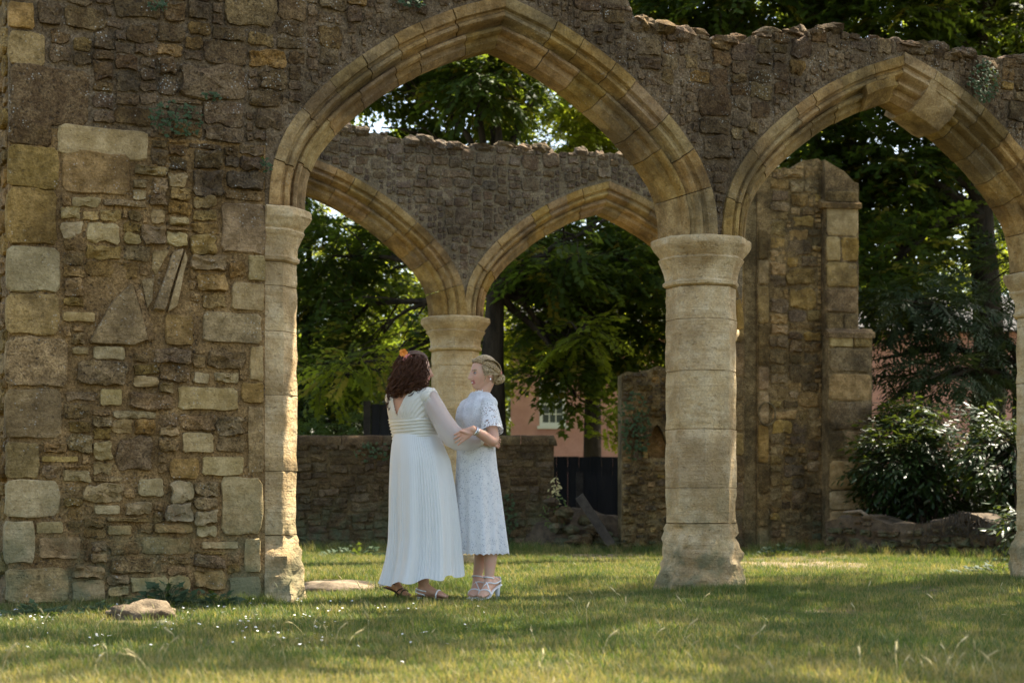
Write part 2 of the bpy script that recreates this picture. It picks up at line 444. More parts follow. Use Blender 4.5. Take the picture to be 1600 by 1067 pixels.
def lump(mb, c, r, seed, n=12, m=8, f=2.2, amp=.28, mat=0):
    c = Vector(c); rx, ry, rz = r; V = []; Fc = []
    for i in range(m + 1):
        th = math.pi * i / m
        for j in range(n):
            ph = 2 * math.pi * j / n
            d = Vector((math.sin(th) * math.cos(ph), math.sin(th) * math.sin(ph), math.cos(th)))
            k = 1 + amp * fbm(d.x * f + seed, d.y * f, d.z * f, 3)
            V.append((c.x + d.x * rx * k, c.y + d.y * ry * k, c.z + d.z * rz * k))
    for i in range(m):
        for j in range(n):
            a = i * n + j; b = i * n + (j + 1) % n; Fc.append((a, a + n, b + n, b))
    mb.add(V, Fc, mat)

# ------------------------------------------------------------------ pointed arches
CURVE = [(0, 0), (.004, .1), (.024, .2), (.06, .29), (.108, .365), (.195, .475), (.33, .605), (.46, .712), (.59, .805), (.81, .925), (1, 1)]
def catmull(P, k=6):
    P = [(2 * P[0][0] - P[1][0], 2 * P[0][1] - P[1][1])] + list(P) + [(2 * P[-1][0] - P[-2][0], 2 * P[-1][1] - P[-2][1])]
    out = []
    for i in range(1, len(P) - 2):
        for j in range(k):
            t = j / k; r_ = []
            for d in (0, 1):
                p0, p1, p2, p3 = (P[i - 1][d], P[i][d], P[i + 1][d], P[i + 2][d])
                r_.append(.5 * (2 * p1 + (p2 - p0) * t + (2 * p0 - 5 * p1 + 4 * p2 - p3) * t * t + (3 * p1 - p0 - 3 * p2 + p3) * t ** 3))
            out.append(tuple(r_))
    out.append(P[-2]); return out
CURVE = catmull(CURVE)

class Arch:
    def __init__(s, c, half, zs, rise, zs_r=None):
        s.c, s.half, s.zs, s.rise = c, half, zs, rise
        s.zr = zs if zs_r is None else zs_r
        pts = [(x * half, y * rise) for x, y in CURVE]            # x from the springing towards the crown
        L = [0]
        for a, b in zip(pts, pts[1:]): L.append(L[-1] + math.hypot(b[0] - a[0], b[1] - a[1]))
        s.len = L[-1]; s.pts = pts; s.L = L
    def at(s, t, off, side):
        """t 0..1 along a half from springing to crown, off outward, side -1 left / +1 right -> (u, z)"""
        d = t * s.len; i = 0
        while i < len(s.L) - 2 and s.L[i + 1] < d: i += 1
        a, b = s.pts[i], s.pts[i + 1]; f = (d - s.L[i]) / (s.L[i + 1] - s.L[i])
        x, y = a[0] + (b[0] - a[0]) * f, a[1] + (b[1] - a[1]) * f
        i0, i1 = max(i - 2, 0), min(i + 3, len(s.pts) - 1)
        tx, ty = s.pts[i1][0] - s.pts[i0][0], s.pts[i1][1] - s.pts[i0][1]; l = math.hypot(tx, ty)
        nx, ny = -ty / l, tx / l
        if t < .02: nx, ny = -1.0, 0.0
        if t > .999: nx, ny = 0.0, 1.0 / max(ny, .5)
        x, y = x + nx * off, y + ny * off
        x = min(x, s.half)
        zsp = s.zs if side < 0 else s.zr
        zz = zsp + (s.zs + s.rise - zsp) / s.rise * y if zsp != s.zs else s.zs + y
        return (s.c + side * (s.half - x), zz)
    def outer(s, off):
        P = []
        for side in (-1, 1):
            q = [s.at(i / 60, off, side) for i in range(61)]
            P += q if side < 0 else q[::-1][1:]
        us = [p[0] for p in P]; zs = [p[1] for p in P]
        for i in range(1, len(us)): us[i] = max(us[i], us[i - 1] + 1e-5)
        return lambda u: float(np.interp(u, us, zs))

OUTER = [(.300, .0), (.245, -.002), (.228, .004), (.218, .034), (.203, .040), (.192, .022), (.172, .018), (.156, .036), (.150, .078), (.130, .102)]
INNER = [(.130, .100), (.118, .082), (.098, .080), (.082, .100), (.076, .140), (.056, .150), (.040, .150), (.0, .200)]
def arch_stones(parent, fr, A, T, mat, n_out=8, n_in=7, seed=1):
    r_ = random.Random(seed)
    for prof, n in ((OUTER, n_out), (INNER, n_in)):
        full = prof + [(r, T - v) for r, v in reversed(prof)]
        for side in (-1, 1):
            cuts = [0] + [(i + r_.uniform(-.2, .2)) / n for i in range(1, n)] + [1.0]
            for a, b in zip(cuts, cuts[1:]):
                g = .0028 / A.len
                a2, b2 = a + (g if a > 0 else 0), b - (g if b < 1 else .0004)
                k = max(3, int((b - a) * 30)); rings = []
                jv = r_.uniform(-.006, .006); jr = r_.uniform(-.004, .004)
                for i in range(k + 1):
                    t = a2 + (b2 - a2) * i / k; ring = []
                    for (ro, v) in full:
                        u, z = A.at(t, ro + (jr if ro < .12 else 0), side)
                        w_ = .0055 * nz(u * 14 + seed, z * 14, v * 14 + ro * 9) + .006 * nz(u * 5, z * 5, seed + ro * 6)
                        if r_.random() < .05: w_ += r_.uniform(0, .010)
                        ring.append(fr.P(u, v + jv + (w_ if v < T / 2 else -w_), z))
                    rings.append(ring if side > 0 else ring[::-1])
                mb = MB(); mb.loft(rings); mb.build('voussoir', mat, parent)

# ------------------------------------------------------------------ columns
def octagon(fr, u, v, r, z, rot=22.5, half=False):
    R_ = r / math.cos(R(22.5))
    return [fr.P(u + R_ * math.cos(R(rot + 45 * k)), v + R_ * math.sin(R(rot + 45 * k)), z) for k in range(8)]
UMIN = [None]
def oct_rings(fr, u, v, prof, sub=3, rough=.004, seed=0):
    rings = []
    for (r, z) in prof:
        o = octagon(fr, u, v, r, z); q = []
        for k in range(8):
            a, b = o[k], o[(k + 1) % 8]
            for j in range(sub):
                p = a.lerp(b, j / sub); c = fr.P(u, v, z); d = (p - c)
                e = 1.0 if j else .994
                wv = rough * (fbm(p.x * 7, p.y * 7 + seed, p.z * 9, 3) + .6 * nz(p.x * 25, p.y * 25, p.z * 25))
                w_ = c + d * e + d.normalized() * wv
                if UMIN[0] is not None:
                    uu = (w_.x - fr.x) * fr.c + (w_.y - fr.y) * fr.s
                    if uu < UMIN[0]: w_ = w_ + Vector((fr.c, fr.s, 0)) * (UMIN[0] - uu)
                q.append(w_)
        rings.append(q)
    return rings
def column(fr, u, v, ztop, label, cat, sh=0.245, zbase=0.46, sc=1.0, seed=0, name='octagonal_column', cuts=(0.46, .83, 1.20, 1.62, 2.08)):
    t = empty(name, fr.P(u, v, gz(*fr.P(u, v, 0)[:2])), label, cat)
    b = MB()
    pb = [(sh * 1.27, -.06), (sh * 1.27, .05), (sh * 1.25, .10), (sh * 1.19, .17), (sh * 1.15, .22), (sh * 1.11, .30), (sh * 1.05, .39), (sh * 1.02, zbase - .004)]
    pb = [(float(np.interp(q, [p[1] for p in pb], [p[0] for p in pb])), q) for q in np.linspace(-.06, zbase - .004, 16)]
    b.loft(oct_rings(fr, u, v, pb, 5, .034, seed)); b.build('base', M['column'], t)
    c2 = [c for c in cuts if c < ztop - .4] + [ztop - .36]
    for z0, z1 in zip(c2, c2[1:]):
        m_ = MB(); k = 7; j = rng.uniform(-.003, .003)
        m_.loft(oct_rings(fr, u, v, [(sh + j - (.004 if i in (0, k) else 0), z0 + .001 + (z1 - z0 - .002) * (i / k if i in (0, k) else (.012 if i == 1 else .988 if i == k - 1 else (i - 1) / (k - 2)))) for i in range(k + 1)], 5, .010, seed + z0)); m_.build('shaft_block', M['column'], t)
    z = ztop
    pc = [(sh * 1.0, z - .358), (sh * 1.09, z - .345), (sh * 1.11, z - .325), (sh * 1.05, z - .310), (sh * 1.06, z - .25), (sh * 1.12, z - .20), (sh * 1.24, z - .155), (sh * 1.20, z - .14), (sh * 1.26, z - .12), (sh * 1.36, z - .085), (sh * 1.43, z - .055), (sh * 1.43, z - .015), (sh * 1.38, z - .002)]
    m_ = MB(); m_.loft(oct_rings(fr, u, v, pc, 5, .011, seed + 4)); m_.build('capital', M['column'], t)
    return t

T = 0.56
A1 = Arch(1.60, 1.377, 2.60, 1.24)
A2 = Arch(4.925, 1.30, 2.60, 1.168, 2.52)
o1, o2 = A1.outer(.245), A2.outer(.245)
ax1, ax2 = A1.outer(.315), A2.outer(.315)

FTOP = [(-1.9, 4.62), (-.9, 4.55), (0, 4.6), (1.2, 4.5), (2.0, 4.42), (2.50, 4.34), (2.62, 4.14), (2.95, 4.08), (3.3, 4.06), (3.44, 4.05), (3.55, 4.13), (3.8, 4.17), (4.3, 4.22), (5.0, 4.20), (5.4, 4.18), (6.1, 4.20), (7.4, 4.2)]
def ftop(u): return float(np.interp(u, [p[0] for p in FTOP], [p[1] for p in FTOP])) + .035 * nz(u * 6, 3.3) + .02 * nz(u * 17, 1.3)

# left pier ---------------------------------------------------------
pier = empty('rubble_pier', FRONT.P(-.92, .3, 0), 'broad pier of rubble and dressed corner blocks filling the left side of the view', 'pier')
PU0, PU1 = -1.745, -.10
PZ = 2.98; fw = empty('arcade_wall', FRONT.P(3.3, .28, 2.6), 'ragged topped rubble wall carried above the two near arches', 'wall')
core('mortar_core', FRONT, [(PU0 + .03, PU1, lambda u: -.1, lambda u: PZ)], .03, T + .1, M['mortar'], pier, .018, .05)
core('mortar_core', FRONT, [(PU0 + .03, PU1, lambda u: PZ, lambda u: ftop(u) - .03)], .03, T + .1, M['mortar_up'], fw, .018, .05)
# blocks picked out one by one: pixel box in the photograph and material
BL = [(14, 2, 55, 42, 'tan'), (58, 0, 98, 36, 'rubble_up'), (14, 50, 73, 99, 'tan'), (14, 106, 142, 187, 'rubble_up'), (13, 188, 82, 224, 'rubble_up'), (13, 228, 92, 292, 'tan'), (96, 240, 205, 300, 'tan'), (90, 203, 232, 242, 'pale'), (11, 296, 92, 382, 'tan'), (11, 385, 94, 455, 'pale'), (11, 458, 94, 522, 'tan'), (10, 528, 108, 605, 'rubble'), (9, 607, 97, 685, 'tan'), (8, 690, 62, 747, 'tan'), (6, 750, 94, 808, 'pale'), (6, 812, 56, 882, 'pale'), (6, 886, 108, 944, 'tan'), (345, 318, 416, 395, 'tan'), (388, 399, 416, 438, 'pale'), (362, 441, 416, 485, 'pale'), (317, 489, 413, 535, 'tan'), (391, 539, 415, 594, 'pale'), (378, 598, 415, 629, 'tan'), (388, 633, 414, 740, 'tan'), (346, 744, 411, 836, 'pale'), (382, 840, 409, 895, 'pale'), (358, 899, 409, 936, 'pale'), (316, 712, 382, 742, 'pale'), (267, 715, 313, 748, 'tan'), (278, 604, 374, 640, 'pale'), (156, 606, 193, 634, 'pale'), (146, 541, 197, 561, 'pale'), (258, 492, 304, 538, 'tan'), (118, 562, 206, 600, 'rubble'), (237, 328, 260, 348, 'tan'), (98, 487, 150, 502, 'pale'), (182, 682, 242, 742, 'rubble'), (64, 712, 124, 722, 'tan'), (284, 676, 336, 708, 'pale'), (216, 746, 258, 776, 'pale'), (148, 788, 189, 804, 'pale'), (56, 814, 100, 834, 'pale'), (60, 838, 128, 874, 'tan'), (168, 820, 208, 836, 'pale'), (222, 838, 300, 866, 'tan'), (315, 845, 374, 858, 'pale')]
BB = []
def in_bl(u, z, m=.015):
    for (a, b, c, d) in BB:
        if a - m < u < b + m and c - m < z < d + m: return True
    return False
def place_block(parent, fr, x0, y0, x1, y1, mk, proud, craggy, sq):
    u0, za = fr.uz(x0, y1); u1, zb = fr.uz(x1, y0)
    u0 = max(u0, PU0 + .0); BB.append((u0, u1, za, zb))
    pts = outline(u1 - u0 - .006, zb - za - .006, .05 if sq else .13, rng, .9 if sq else 0)
    if za > PZ - .1: parent = fw
    stone(parent, fr, (u0 + u1) / 2, (za + zb) / 2, pts, M[mk], proud, .03, craggy)
for (x0, y0, x1, y1, mk) in BL:
    sq = mk in ('pale', 'tan') or x0 < 20
    place_block(pier, FRONT, x0, y0, x1, y1, mk, .020 if sq else rng.uniform(.025, .04), .8 if sq else 1.4, sq)
# reused carved pieces set askew
def poly_block(parent, fr, px, mat, proud, name):
    P = [fr.uz(*p) for p in px]; cu = sum(p[0] for p in P) / len(P); cz = sum(p[1] for p in P) / len(P)
    BB.append((min(p[0] for p in P), max(p[0] for p in P), min(p[1] for p in P), max(p[1] for p in P)))
    pts = []
    for i in range(len(P)):
        a, b = P[i], P[(i + 1) % len(P)]
        for t in (0.06, .35, .65, .94): pts.append((a[0] + (b[0] - a[0]) * t - cu, a[1] + (b[1] - a[1]) * t - cz))
    stone(parent, fr, cu, cz, pts, mat, proud, .03, .4, name)
poly_block(pier, FRONT, [(138, 536), (176, 470), (208, 440), (233, 530), (210, 540)], M['tan'], .035, 'stone')
poly_block(pier, FRONT, [(212, 452), (222, 450), (242, 530), (233, 533)], M['rubble'], .02, 'stone')
poly_block(pier, FRONT, [(240, 482), (272, 392), (287, 388), (258, 486)], M['tan'], .045, 'stone')
poly_block(pier, FRONT, [(262, 488), (290, 390), (294, 400), (276, 480)], M['pale'], .03, 'stone')
poly_block(pier, FRONT, [(222, 436), (241, 434), (239, 470), (230, 482)], M['tan'], .02, 'stone')
poly_block(pier, FRONT, [(240, 392), (266, 390), (244, 430), (238, 420)], M['tan'], .015, 'stone')
def pier_in(u, z): return PU0 < u < PU1 - .01 and -.02 < z < PZ + .05 * nz(u * 4, 7.7) and not in_bl(u, z)
def pier_mat(u, z):
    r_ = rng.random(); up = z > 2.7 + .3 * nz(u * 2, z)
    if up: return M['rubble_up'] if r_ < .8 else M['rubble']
    return M['pale'] if r_ < .12 else M['tan'] if r_ < .3 else M['rubble']
n_p = rubble(pier, FRONT, pier_in, PU0, PU1, -.02, 3.1, (.08, .17), (.14, .34), .012, pier_mat, .027, .03, 1.7, 2, .12, 230, square=.55)
# the left end of the pier, seen very obliquely
LEFT = Frame(*(FRONT.P(PU0, 0, 0)[:2]), 0); LEFT.c, LEFT.s = -FRONT.s, FRONT.c          # runs back from the corner
class Side(Frame):
    def __init__(s): pass
    def P(s, u, v, z): return FRONT.P(PU0 + v, u, z)
SIDE = Side()
rubble(pier, SIDE, lambda u, z: True, .07, .66, 0, 4.5, (.12, .2), (.25, .4), .02, lambda u, z: M['rubble'], .03, .035, 1.2, 1, .12, 50, cell=.03)

# respond -----------------------------------------------------------
UMIN[0] = PU1 - .004
resp = column(FRONT, -.06, .285, 2.595, 'slim half column with moulded capital attached to the broad rubble pier', 'column', .222, .44, seed=5, name='respond_column', cuts=(.44, .86, 1.36, 1.78, 2.08))
UMIN[0] = None
colC = column(FRONT, 3.30, .285, 2.60, 'sturdy pale octagonal column with wide capital standing between the two near arches', 'column', .245, .50, seed=9, cuts=(.50, .76, 1.19, 1.62, 2.0))
colR = column(FRONT, 6.565, .285, 2.515, 'eroded column cut off by the right edge of the view under the right near arch', 'column', .245, .50, seed=13)

# front wall over the arches ----------------------------------------
core('mortar_core', FRONT, [(PU1, .0, lambda u: 2.60, lambda u: ftop(u) - .03),
      (.0, 1.60, o1, lambda u: ftop(u) - .03), (1.60, 3.20, o1, lambda u: ftop(u) - .03),
      (3.20, 3.40, lambda u: 2.62, lambda u: ftop(u) - .03), (3.40, 4.925, o2, lambda u: ftop(u) - .03), (4.925, 6.42, o2, lambda u: ftop(u) - .03),
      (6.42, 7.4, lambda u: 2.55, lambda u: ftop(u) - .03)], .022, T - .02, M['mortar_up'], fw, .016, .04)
def fw_in(u, z):
    if z > ftop(u) - .005 or in_bl(u, z): return False
    if u < PU1 + .01: return u > PU0 and z > PZ + .05 * nz(u * 4, 7.7)
    if u < 3.29: return z > ax1(u) + .015 and not (u < -.0 and z < 2.62)
    return z > ax2(u) + .015 if u < 6.53 else z > 2.6
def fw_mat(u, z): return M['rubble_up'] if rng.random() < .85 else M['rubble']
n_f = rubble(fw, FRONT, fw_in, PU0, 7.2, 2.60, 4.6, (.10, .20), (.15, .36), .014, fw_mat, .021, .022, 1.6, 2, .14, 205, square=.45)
# loose coping stones on the broken top
for i in range(90):
    u = rng.uniform(-1.65, 7.2)
    w_, h_ = rng.uniform(.06, .13), rng.uniform(.03, .075); mb = MB(); vv = rng.choice((.06, .12, .25, .4))
    c = FRONT.P(u, vv, ftop(u) - .03 + rng.uniform(-.01, .025))
    lump(mb, c, (w_, rng.uniform(.07, .12), h_), rng.uniform(0, 99), 9, 6, 1.7, .4)
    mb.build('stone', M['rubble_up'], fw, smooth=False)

a1 = empty('pointed_arch', FRONT.P(1.60, .28, 2.6), 'large moulded pointed arch rising above the couple, first from the pier', 'arch')
arch_stones(a1, FRONT, A1, T, M['arch'], 8, 7, 3)
a2 = empty('pointed_arch', FRONT.P(4.925, .28, 2.56), 'moulded pointed arch at the right with two rough repair blocks at its crown', 'arch')
arch_stones(a2, FRONT, A2, T, M['arch'], 8, 7, 8)
# rough repair blocks at the crown of the right arch
for side, t0, t1, so in ((-1, .84, .985, .17), (1, .74, .90, .26)):
    full = [(so, .004), (so * .6, .03), (.08, .07), (.0, .16), (-.008, T - .16), (.05, T - .02), (so, T - .05)]
    rings = []
    for i in range(6):
        t = t0 + (t1 - t0) * i / 5; ring = []
        for ro, v in full:
            u, z = A2.at(t, ro, side); ring.append(FRONT.P(u + .012 * nz(u * 9, z * 9, v * 9), v + .02 * nz(u * 8, z * 8, v * 8 + 3), z + .012 * nz(u * 9 + 5, z * 9, v)))
        rings.append(ring if side > 0 else ring[::-1])
    mb = MB(); mb.loft(rings); mb.build('repair_block', M['arch'], a2)

# ------------------------------------------------------------------ back arcade
BZ = 2.595
B1 = Arch(1.68, 1.39, BZ, 1.215); B0 = Arch(-1.70, 1.42, BZ, 1.215); B2 = Arch(5.1, 1.42, BZ, 1.2)
column(BACK, 0, .285, BZ, 'far octagonal column seen behind the couple', 'column', .238, .46, seed=21)
column(BACK, 3.12, .285, BZ, 'far octagonal column hidden behind the sturdy near column', 'column', .20, .46, seed=23)
BTOP = [(-3.4, 4.52), (-2.2, 4.44), (-1.3, 4.44), (-.8, 4.43), (-.2, 4.37), (.35, 4.42), (1.1, 4.42), (2.0, 4.46), (3.0, 4.5), (3.6, 4.3)]
def btop(u): return float(np.interp(u, [p[0] for p in BTOP], [p[1] for p in BTOP])) + .04 * nz(u * 5, 8.3) + .025 * nz(u * 15, 2.3)
bw = empty('arcade_wall', BACK.P(0, .28, BZ), 'grey rubble wall with pale joints above the far arches', 'wall')
ob0, ob1 = B0.outer(.245), B1.outer(.245); xb0, xb1 = B0.outer(.315), B1.outer(.315)
core('mortar_core', BACK, [(-3.38, -1.70, ob0, lambda u: btop(u) - .03), (-1.70, -.05, ob0, lambda u: btop(u) - .03), (-.05, .05, lambda u: BZ + .02, lambda u: btop(u) - .03),
      (.05, 1.70, ob1, lambda u: btop(u) - .03), (1.70, 3.30, ob1, lambda u: btop(u) - .03), (3.30, 3.36, lambda u: BZ + .02, lambda u: btop(u) - .03)], .02, T - .02, M['mortar_back'], bw, .012, .05)
def bw_in(u, z):
    if z > btop(u) - .005: return False
    return z > (xb0(u) if u < 0 else xb1(u)) + .012
n_b = rubble(bw, BACK, bw_in, -2.6, 3.28, BZ, 4.5, (.09, .18), (.13, .28), .018, lambda u, z: M['back'], .018, .02, 1.1, 1, .15, 290, square=.4)
for i in range(60):
    u = rng.uniform(-2.5, 3.25)
    w_, h_ = rng.uniform(.06, .14), rng.uniform(.03, .07); mb = MB()
    lump(mb, BACK.P(u, rng.choice((.06, .12, .3)), btop(u) - .03 + rng.uniform(-.01, .025)), (w_, .1, h_), rng.uniform(0, 99), 9, 6, 1.7, .4)
    mb.build('stone', M['back'], bw, smooth=False)
b0 = empty('pointed_arch', BACK.P(-1.7, .28, BZ), 'far pointed arch to the left of the far column, half hidden by the near arch', 'arch')
arch_stones(b0, BACK, B0, T, M['arch'], 9, 8, 31)
b1 = empty('pointed_arch', BACK.P(1.7, .28, BZ), 'far pointed arch to the right of the far column', 'arch')
arch_stones(b1, BACK, B1, T, M['arch'], 9, 8, 37)

# ------------------------------------------------------------------ low boundary wall behind
LOW = Frame(at(240, 0, 23.1).x, 23.1, 0.0)
def LU(px): return (px - 800) / F_PX * 23.1 - LOW.x
lw = empty('boundary_wall', LOW.P(2, .2, 0), 'low mossy rubble wall with a flat coping behind the couple', 'wall')
LW1 = LU(868)
def lzt(u): return 1.42
core('mortar_core', LOW, [(0, LW1 - .02, lambda u: -.1, lzt)], .03, .42, M['lowwall'], lw, .012, .1)
rubble(lw, LOW, lambda u, z: 0 < u < LW1 and z < 1.42, 0.0, LW1, 0, 1.42, (.075, .12), (.16, .36), .014, lambda u, z: M['lowwall'], .03, .03, 1.2, 1, .14, 260, cell=.02)
u = 0.0
while u < LW1 + .03:
    w_ = min(rng.uniform(.35, .6), LW1 + .03 - u)
    if w_ < .1: break
    mb = MB(); prof = [(0, -.01), (.0, .06), (.03, .105), (.1, .125), (.35, .125), (.43, .1), (.45, .05), (.45, -.01)]
    rings = []
    for k in range(5):
        uu = u + .004 + (w_ - .008) * k / 4
        rings.append([LOW.P(uu + (0.0 if uu < LW1 - .05 else -.05 * max(0, zz - .02) / .1), vv - .01 + .008 * nz(uu * 9, vv * 9), 1.42 + zz + .008 * nz(uu * 7, vv * 7, 3)) for vv, zz in prof])
    mb.loft([r_[::-1] for r_ in rings]); mb.build('coping_stone', M['lowwall'], lw); u += w_

# collapsed end of the low wall: a heap of rubble and soil
heap = empty('rubble_heap', at(910, 858, 23.0), 'dark heap of collapsed stones and soil at the broken end of the low wall', 'rubble')
mb = MB(); lump(mb, at(905, 868, 23.3), (.85, .55, .62), 4.4, 28, 16, 2.0, .3); mb.build('soil', M['darkearth'], heap)
for i in range(46):
    x = rng.uniform(855, 968); top = np.interp(x, [855, 880, 920, 968], [775, 790, 815, 850])
    y = top + (862 - top) * rng.random() ** .8
    mb = MB(); lump(mb, at(x, y, 22.75 + rng.uniform(-.15, .2)), (rng.uniform(.06, .16), .1, rng.uniform(.04, .09)), rng.uniform(0, 90), 9, 6, 1.8, .35)
    mb.build('stone', M['lowwall'], heap, smooth=False)

# plank leaning on the heap
p0, p1 = at(905, 775, 22.6), at(955, 850, 22.3)
mb = MB(); d = (p1 - p0).normalized(); sx = Vector((0, 1, .2)).normalized(); uy = d.cross(sx)
P = []
for q in (p0, p1):
    for a, b in ((-1, -1), (1, -1), (1, 1), (-1, 1)): P.append(q + uy * (.07 * a) + sx * (.025 * b))
mb.add(P, [(0, 1, 2, 3), (7, 6, 5, 4), (0, 4, 5, 1), (1, 5, 6, 2), (2, 6, 7, 3), (3, 7, 4, 0)])
tag(mb.build('plank', M['plank'], smooth=False), 'weathered plank lying aslant on the dark rubble heap', 'plank')

# ------------------------------------------------------------------ dark board fences behind
def board_fence(px0, px1, py_top, zb, Y, n, label):
    t = empty('board_fence', at((px0 + px1) / 2, 0, Y) * 1.0, label, 'fence'); t.location.z = 0; WORLD[t.name] = tuple(t.location)
    a, b = at(px0, py_top, Y), at(px1, py_top, Y); W_ = (b.x - a.x) / n
    for i in range(n):
        mb = MB(); mb.box((a.x + W_ * i + .0015, Y - .012 + rng.uniform(-.006, .006), zb), (a.x + W_ * (i + 1) - .0015, Y + .012, a.z + rng.uniform(-.01, .01))); mb.build('board', M['board'], t, smooth=False)
    for x in (a.x - .06, b.x + .06):
        mb = MB(); mb.box((x - .05, Y - .05, -.05), (x + .05, Y + .05, a.z + .04)); mb.build('post', M['plank'], t, smooth=False)
    for z in (zb + .25, a.z - .2):
        mb = MB(); mb.box((a.x, Y + .014, z - .04), (b.x, Y + .06, z + .04)); mb.build('rail', M['board'], t, smooth=False)
board_fence(580, 690, 631, 0, 25.0, 8, 'dark board fence panel rising over the low wall behind the couple')
board_fence(852, 1010, 713, 0, 26.5, 9, 'black board fence closing the gap below the pink house')
board_fence(912, 966, 742, 0, 25.2, 5, 'short dark gate of upright boards in front of the black fence')

# ------------------------------------------------------------------ niche ruin right of the gap
NIC = Frame(at(972, 0, 22.4).x, 22.4, 0.05)
nr = empty('niche_ruin', NIC.P(.4, .25, 0), 'short broken wall stub with a small pointed niche beside the sturdy near column', 'ruin')
def nzt(u): return float(np.interp(u, [0, .1, .25, .5, .8, 1.2], [2.32, 2.34, 2.36, 2.44, 2.3, 2.1])) + .05 * nz(u * 7, 5)
NU0, NU1, NZ0 = .34, .60, 1.22
def nap(u): t = abs((u - (NU0 + NU1) / 2) / ((NU1 - NU0) / 2)); return NZ0 + .18 + .26 * (1 - t ** 1.6)
core('mortar_core', NIC, [(0, NU0, lambda u: -.1, nzt), (NU0, NU1, lambda u: -.1, lambda u: NZ0), (NU0, NU1, nap, nzt), (NU1, 1.2, lambda u: -.1, nzt)], .03, .5, M['ruin'], nr, .05, .04)
mb = MB(); mb.box((NU0 - .03, .22, NZ0 - .05), (NU1 + .03, .30, NZ0 + .55), T=NIC.P); mb.build('niche_back', M['tan'], nr, smooth=False)
def nin(u, z): return 0 < u < 1.2 and z < nzt(u) and not (NU0 - .05 < u < NU1 + .05 and NZ0 - .04 < z < NZ0 + .52)
rubble(nr, NIC, nin, 0, 1.2, 0, 2.4, (.07, .14), (.1, .2), .03, lambda u, z: rng.choice((M['ruin'], M['ruin'], M['tan'], M['lowwall'])), .05, .03, 1.5, 1, .16, 120, cell=.02)
for s_ in (-1, 1):
    for (z0, z1) in ((NZ0, NZ0 + .17), (NZ0 + .175, NZ0 + .34)):
        mb = MB(); uc = (NU0 + NU1) / 2; rings = []
        for k in range(5):
            z = z0 + (z1 - z0) * k / 4
            hw = .13 if z < NZ0 + .18 else max(.03, .13 * (1 - ((z - NZ0 - .18) / .27) ** 1.5))
            rings.append([NIC.P(uc + s_ * (hw + a), v, z) for a, v in ((0, .02), (.06, .0), (.07, .06), (.0, .1))])
        mb.loft(rings if s_ < 0 else [r_[::-1] for r_ in rings]); mb.build('jamb_stone', M['tan'], nr)

# ------------------------------------------------------------------ tall ruin on the right
TR = Frame(at(1150, 0, 22.2).x, 22.2, 0.18)
def TU(px): return TR.uz(px, 500)[0]
def TZ(py): return CAMZ + (HOR - py) / F_PX * 22.4
tr = empty('tall_ruin', TR.P(.9, .4, 0), 'tall stained ruin of a wall end with a stepped buttress seen through the right arch', 'ruin')
ua, ub, uc_, ud = TU(1075), TU(1183), TU(1284), TU(1336); ue = TU(1352)
def tzt(u): return float(np.interp(u, [ua, TU(1190), TU(1240), TU(1275), TU(1300), ud], [TZ(272), TZ(268), TZ(262), TZ(246), TZ(262), TZ(285)])) + .06 * nz(u * 6, 9)
core('mortar_core', TR, [(ua, ub - .17, lambda u: -.1, tzt), (ub, uc_, lambda u: -.1, tzt)], .0, .8, M['ruin'], tr, .03, .06)
core('mortar_core', TR, [(ub - .17, ub, lambda u: -.1, tzt)], .045, .8, M['ruin'], tr, .02, .06)
core('mortar_core', TR, [(uc_, ud, lambda u: TZ(524), tzt)], -.12, .8, M['ruin'], tr, .03, .06)
core('mortar_core', TR, [(uc_, ue, lambda u: -.1, lambda u: TZ(526))], -.24, .8, M['ruin'], tr, .03, .06)
def tr_mat(u, z): return rng.choice((M['ruin'], M['ruin'], M['ruin'], M['tan'], M['lowwall']))
rubble(tr, TR, lambda u, z: ub + .16 < u < uc_ - .01 and z < tzt(u), ub + .16, uc_, 0, 5.1, (.14, .30), (.2, .45), .02, tr_mat, .02, .0, 1.6, 1, .16, 160, cell=.02)
def dressed(fr, u0, u1, z0, z1, v0, hs, parent, mats, sq=.9):
    z = z0
    while z < z1 - .06:
        h = min(rng.uniform(*hs), z1 - z); 
        if z1 - z - h < .1: h = z1 - z
        splits = [u0, u1] if rng.random() < .5 or u1 - u0 < .3 else [u0, u0 + (u1 - u0) * rng.uniform(.35, .65), u1]
        for a, b in zip(splits, splits[1:]):
            stone(parent, fr, (a + b) / 2, z + h / 2, outline(b - a - .012, h - .012, .04, rng, sq), rng.choice(mats), .028, v0, .5, 'stone', 1)
        z += h
dressed(TR, ub + .005, ub + .16, 0, 4.2, .0, (.3, .55), tr, [M['ruin'], M['tan']])
dressed(TR, ua, ub - .175, 0, 4.9, .0, (.3, .55), tr, [M['ruin'], M['tan']])
dressed(TR, uc_ + .005, ud - .005, TZ(524), TZ(300), -.12, (.28, .5), tr, [M['ruin'], M['ruin'], M['pale'], M['tan']])
dressed(TR, uc_ + .005, ue - .005, 0, TZ(526), -.24, (.22, .42), tr, [M['ruin'], M['tan'], M['pale']])
for z, u0, u1, v in ((TZ(524), uc_ - .01, ue + .02, -.29), (TZ(322), uc_ - .06, ud + .02, -.19)):
    mb = MB(); rings = [[TR.P(u0 + (u1 - u0) * k / 6, vv + .012 * nz(k * .8, vv * 5), z + zz + .012 * nz(k * .9, zz * 9, 2)) for vv, zz in ((v, -.05), (v, .01), (v + .14, .08), (v + .2, -.05))] for k in range(7)]
    mb.loft([r_[::-1] for r_ in rings]); mb.build('ledge', M['ruin'], tr)
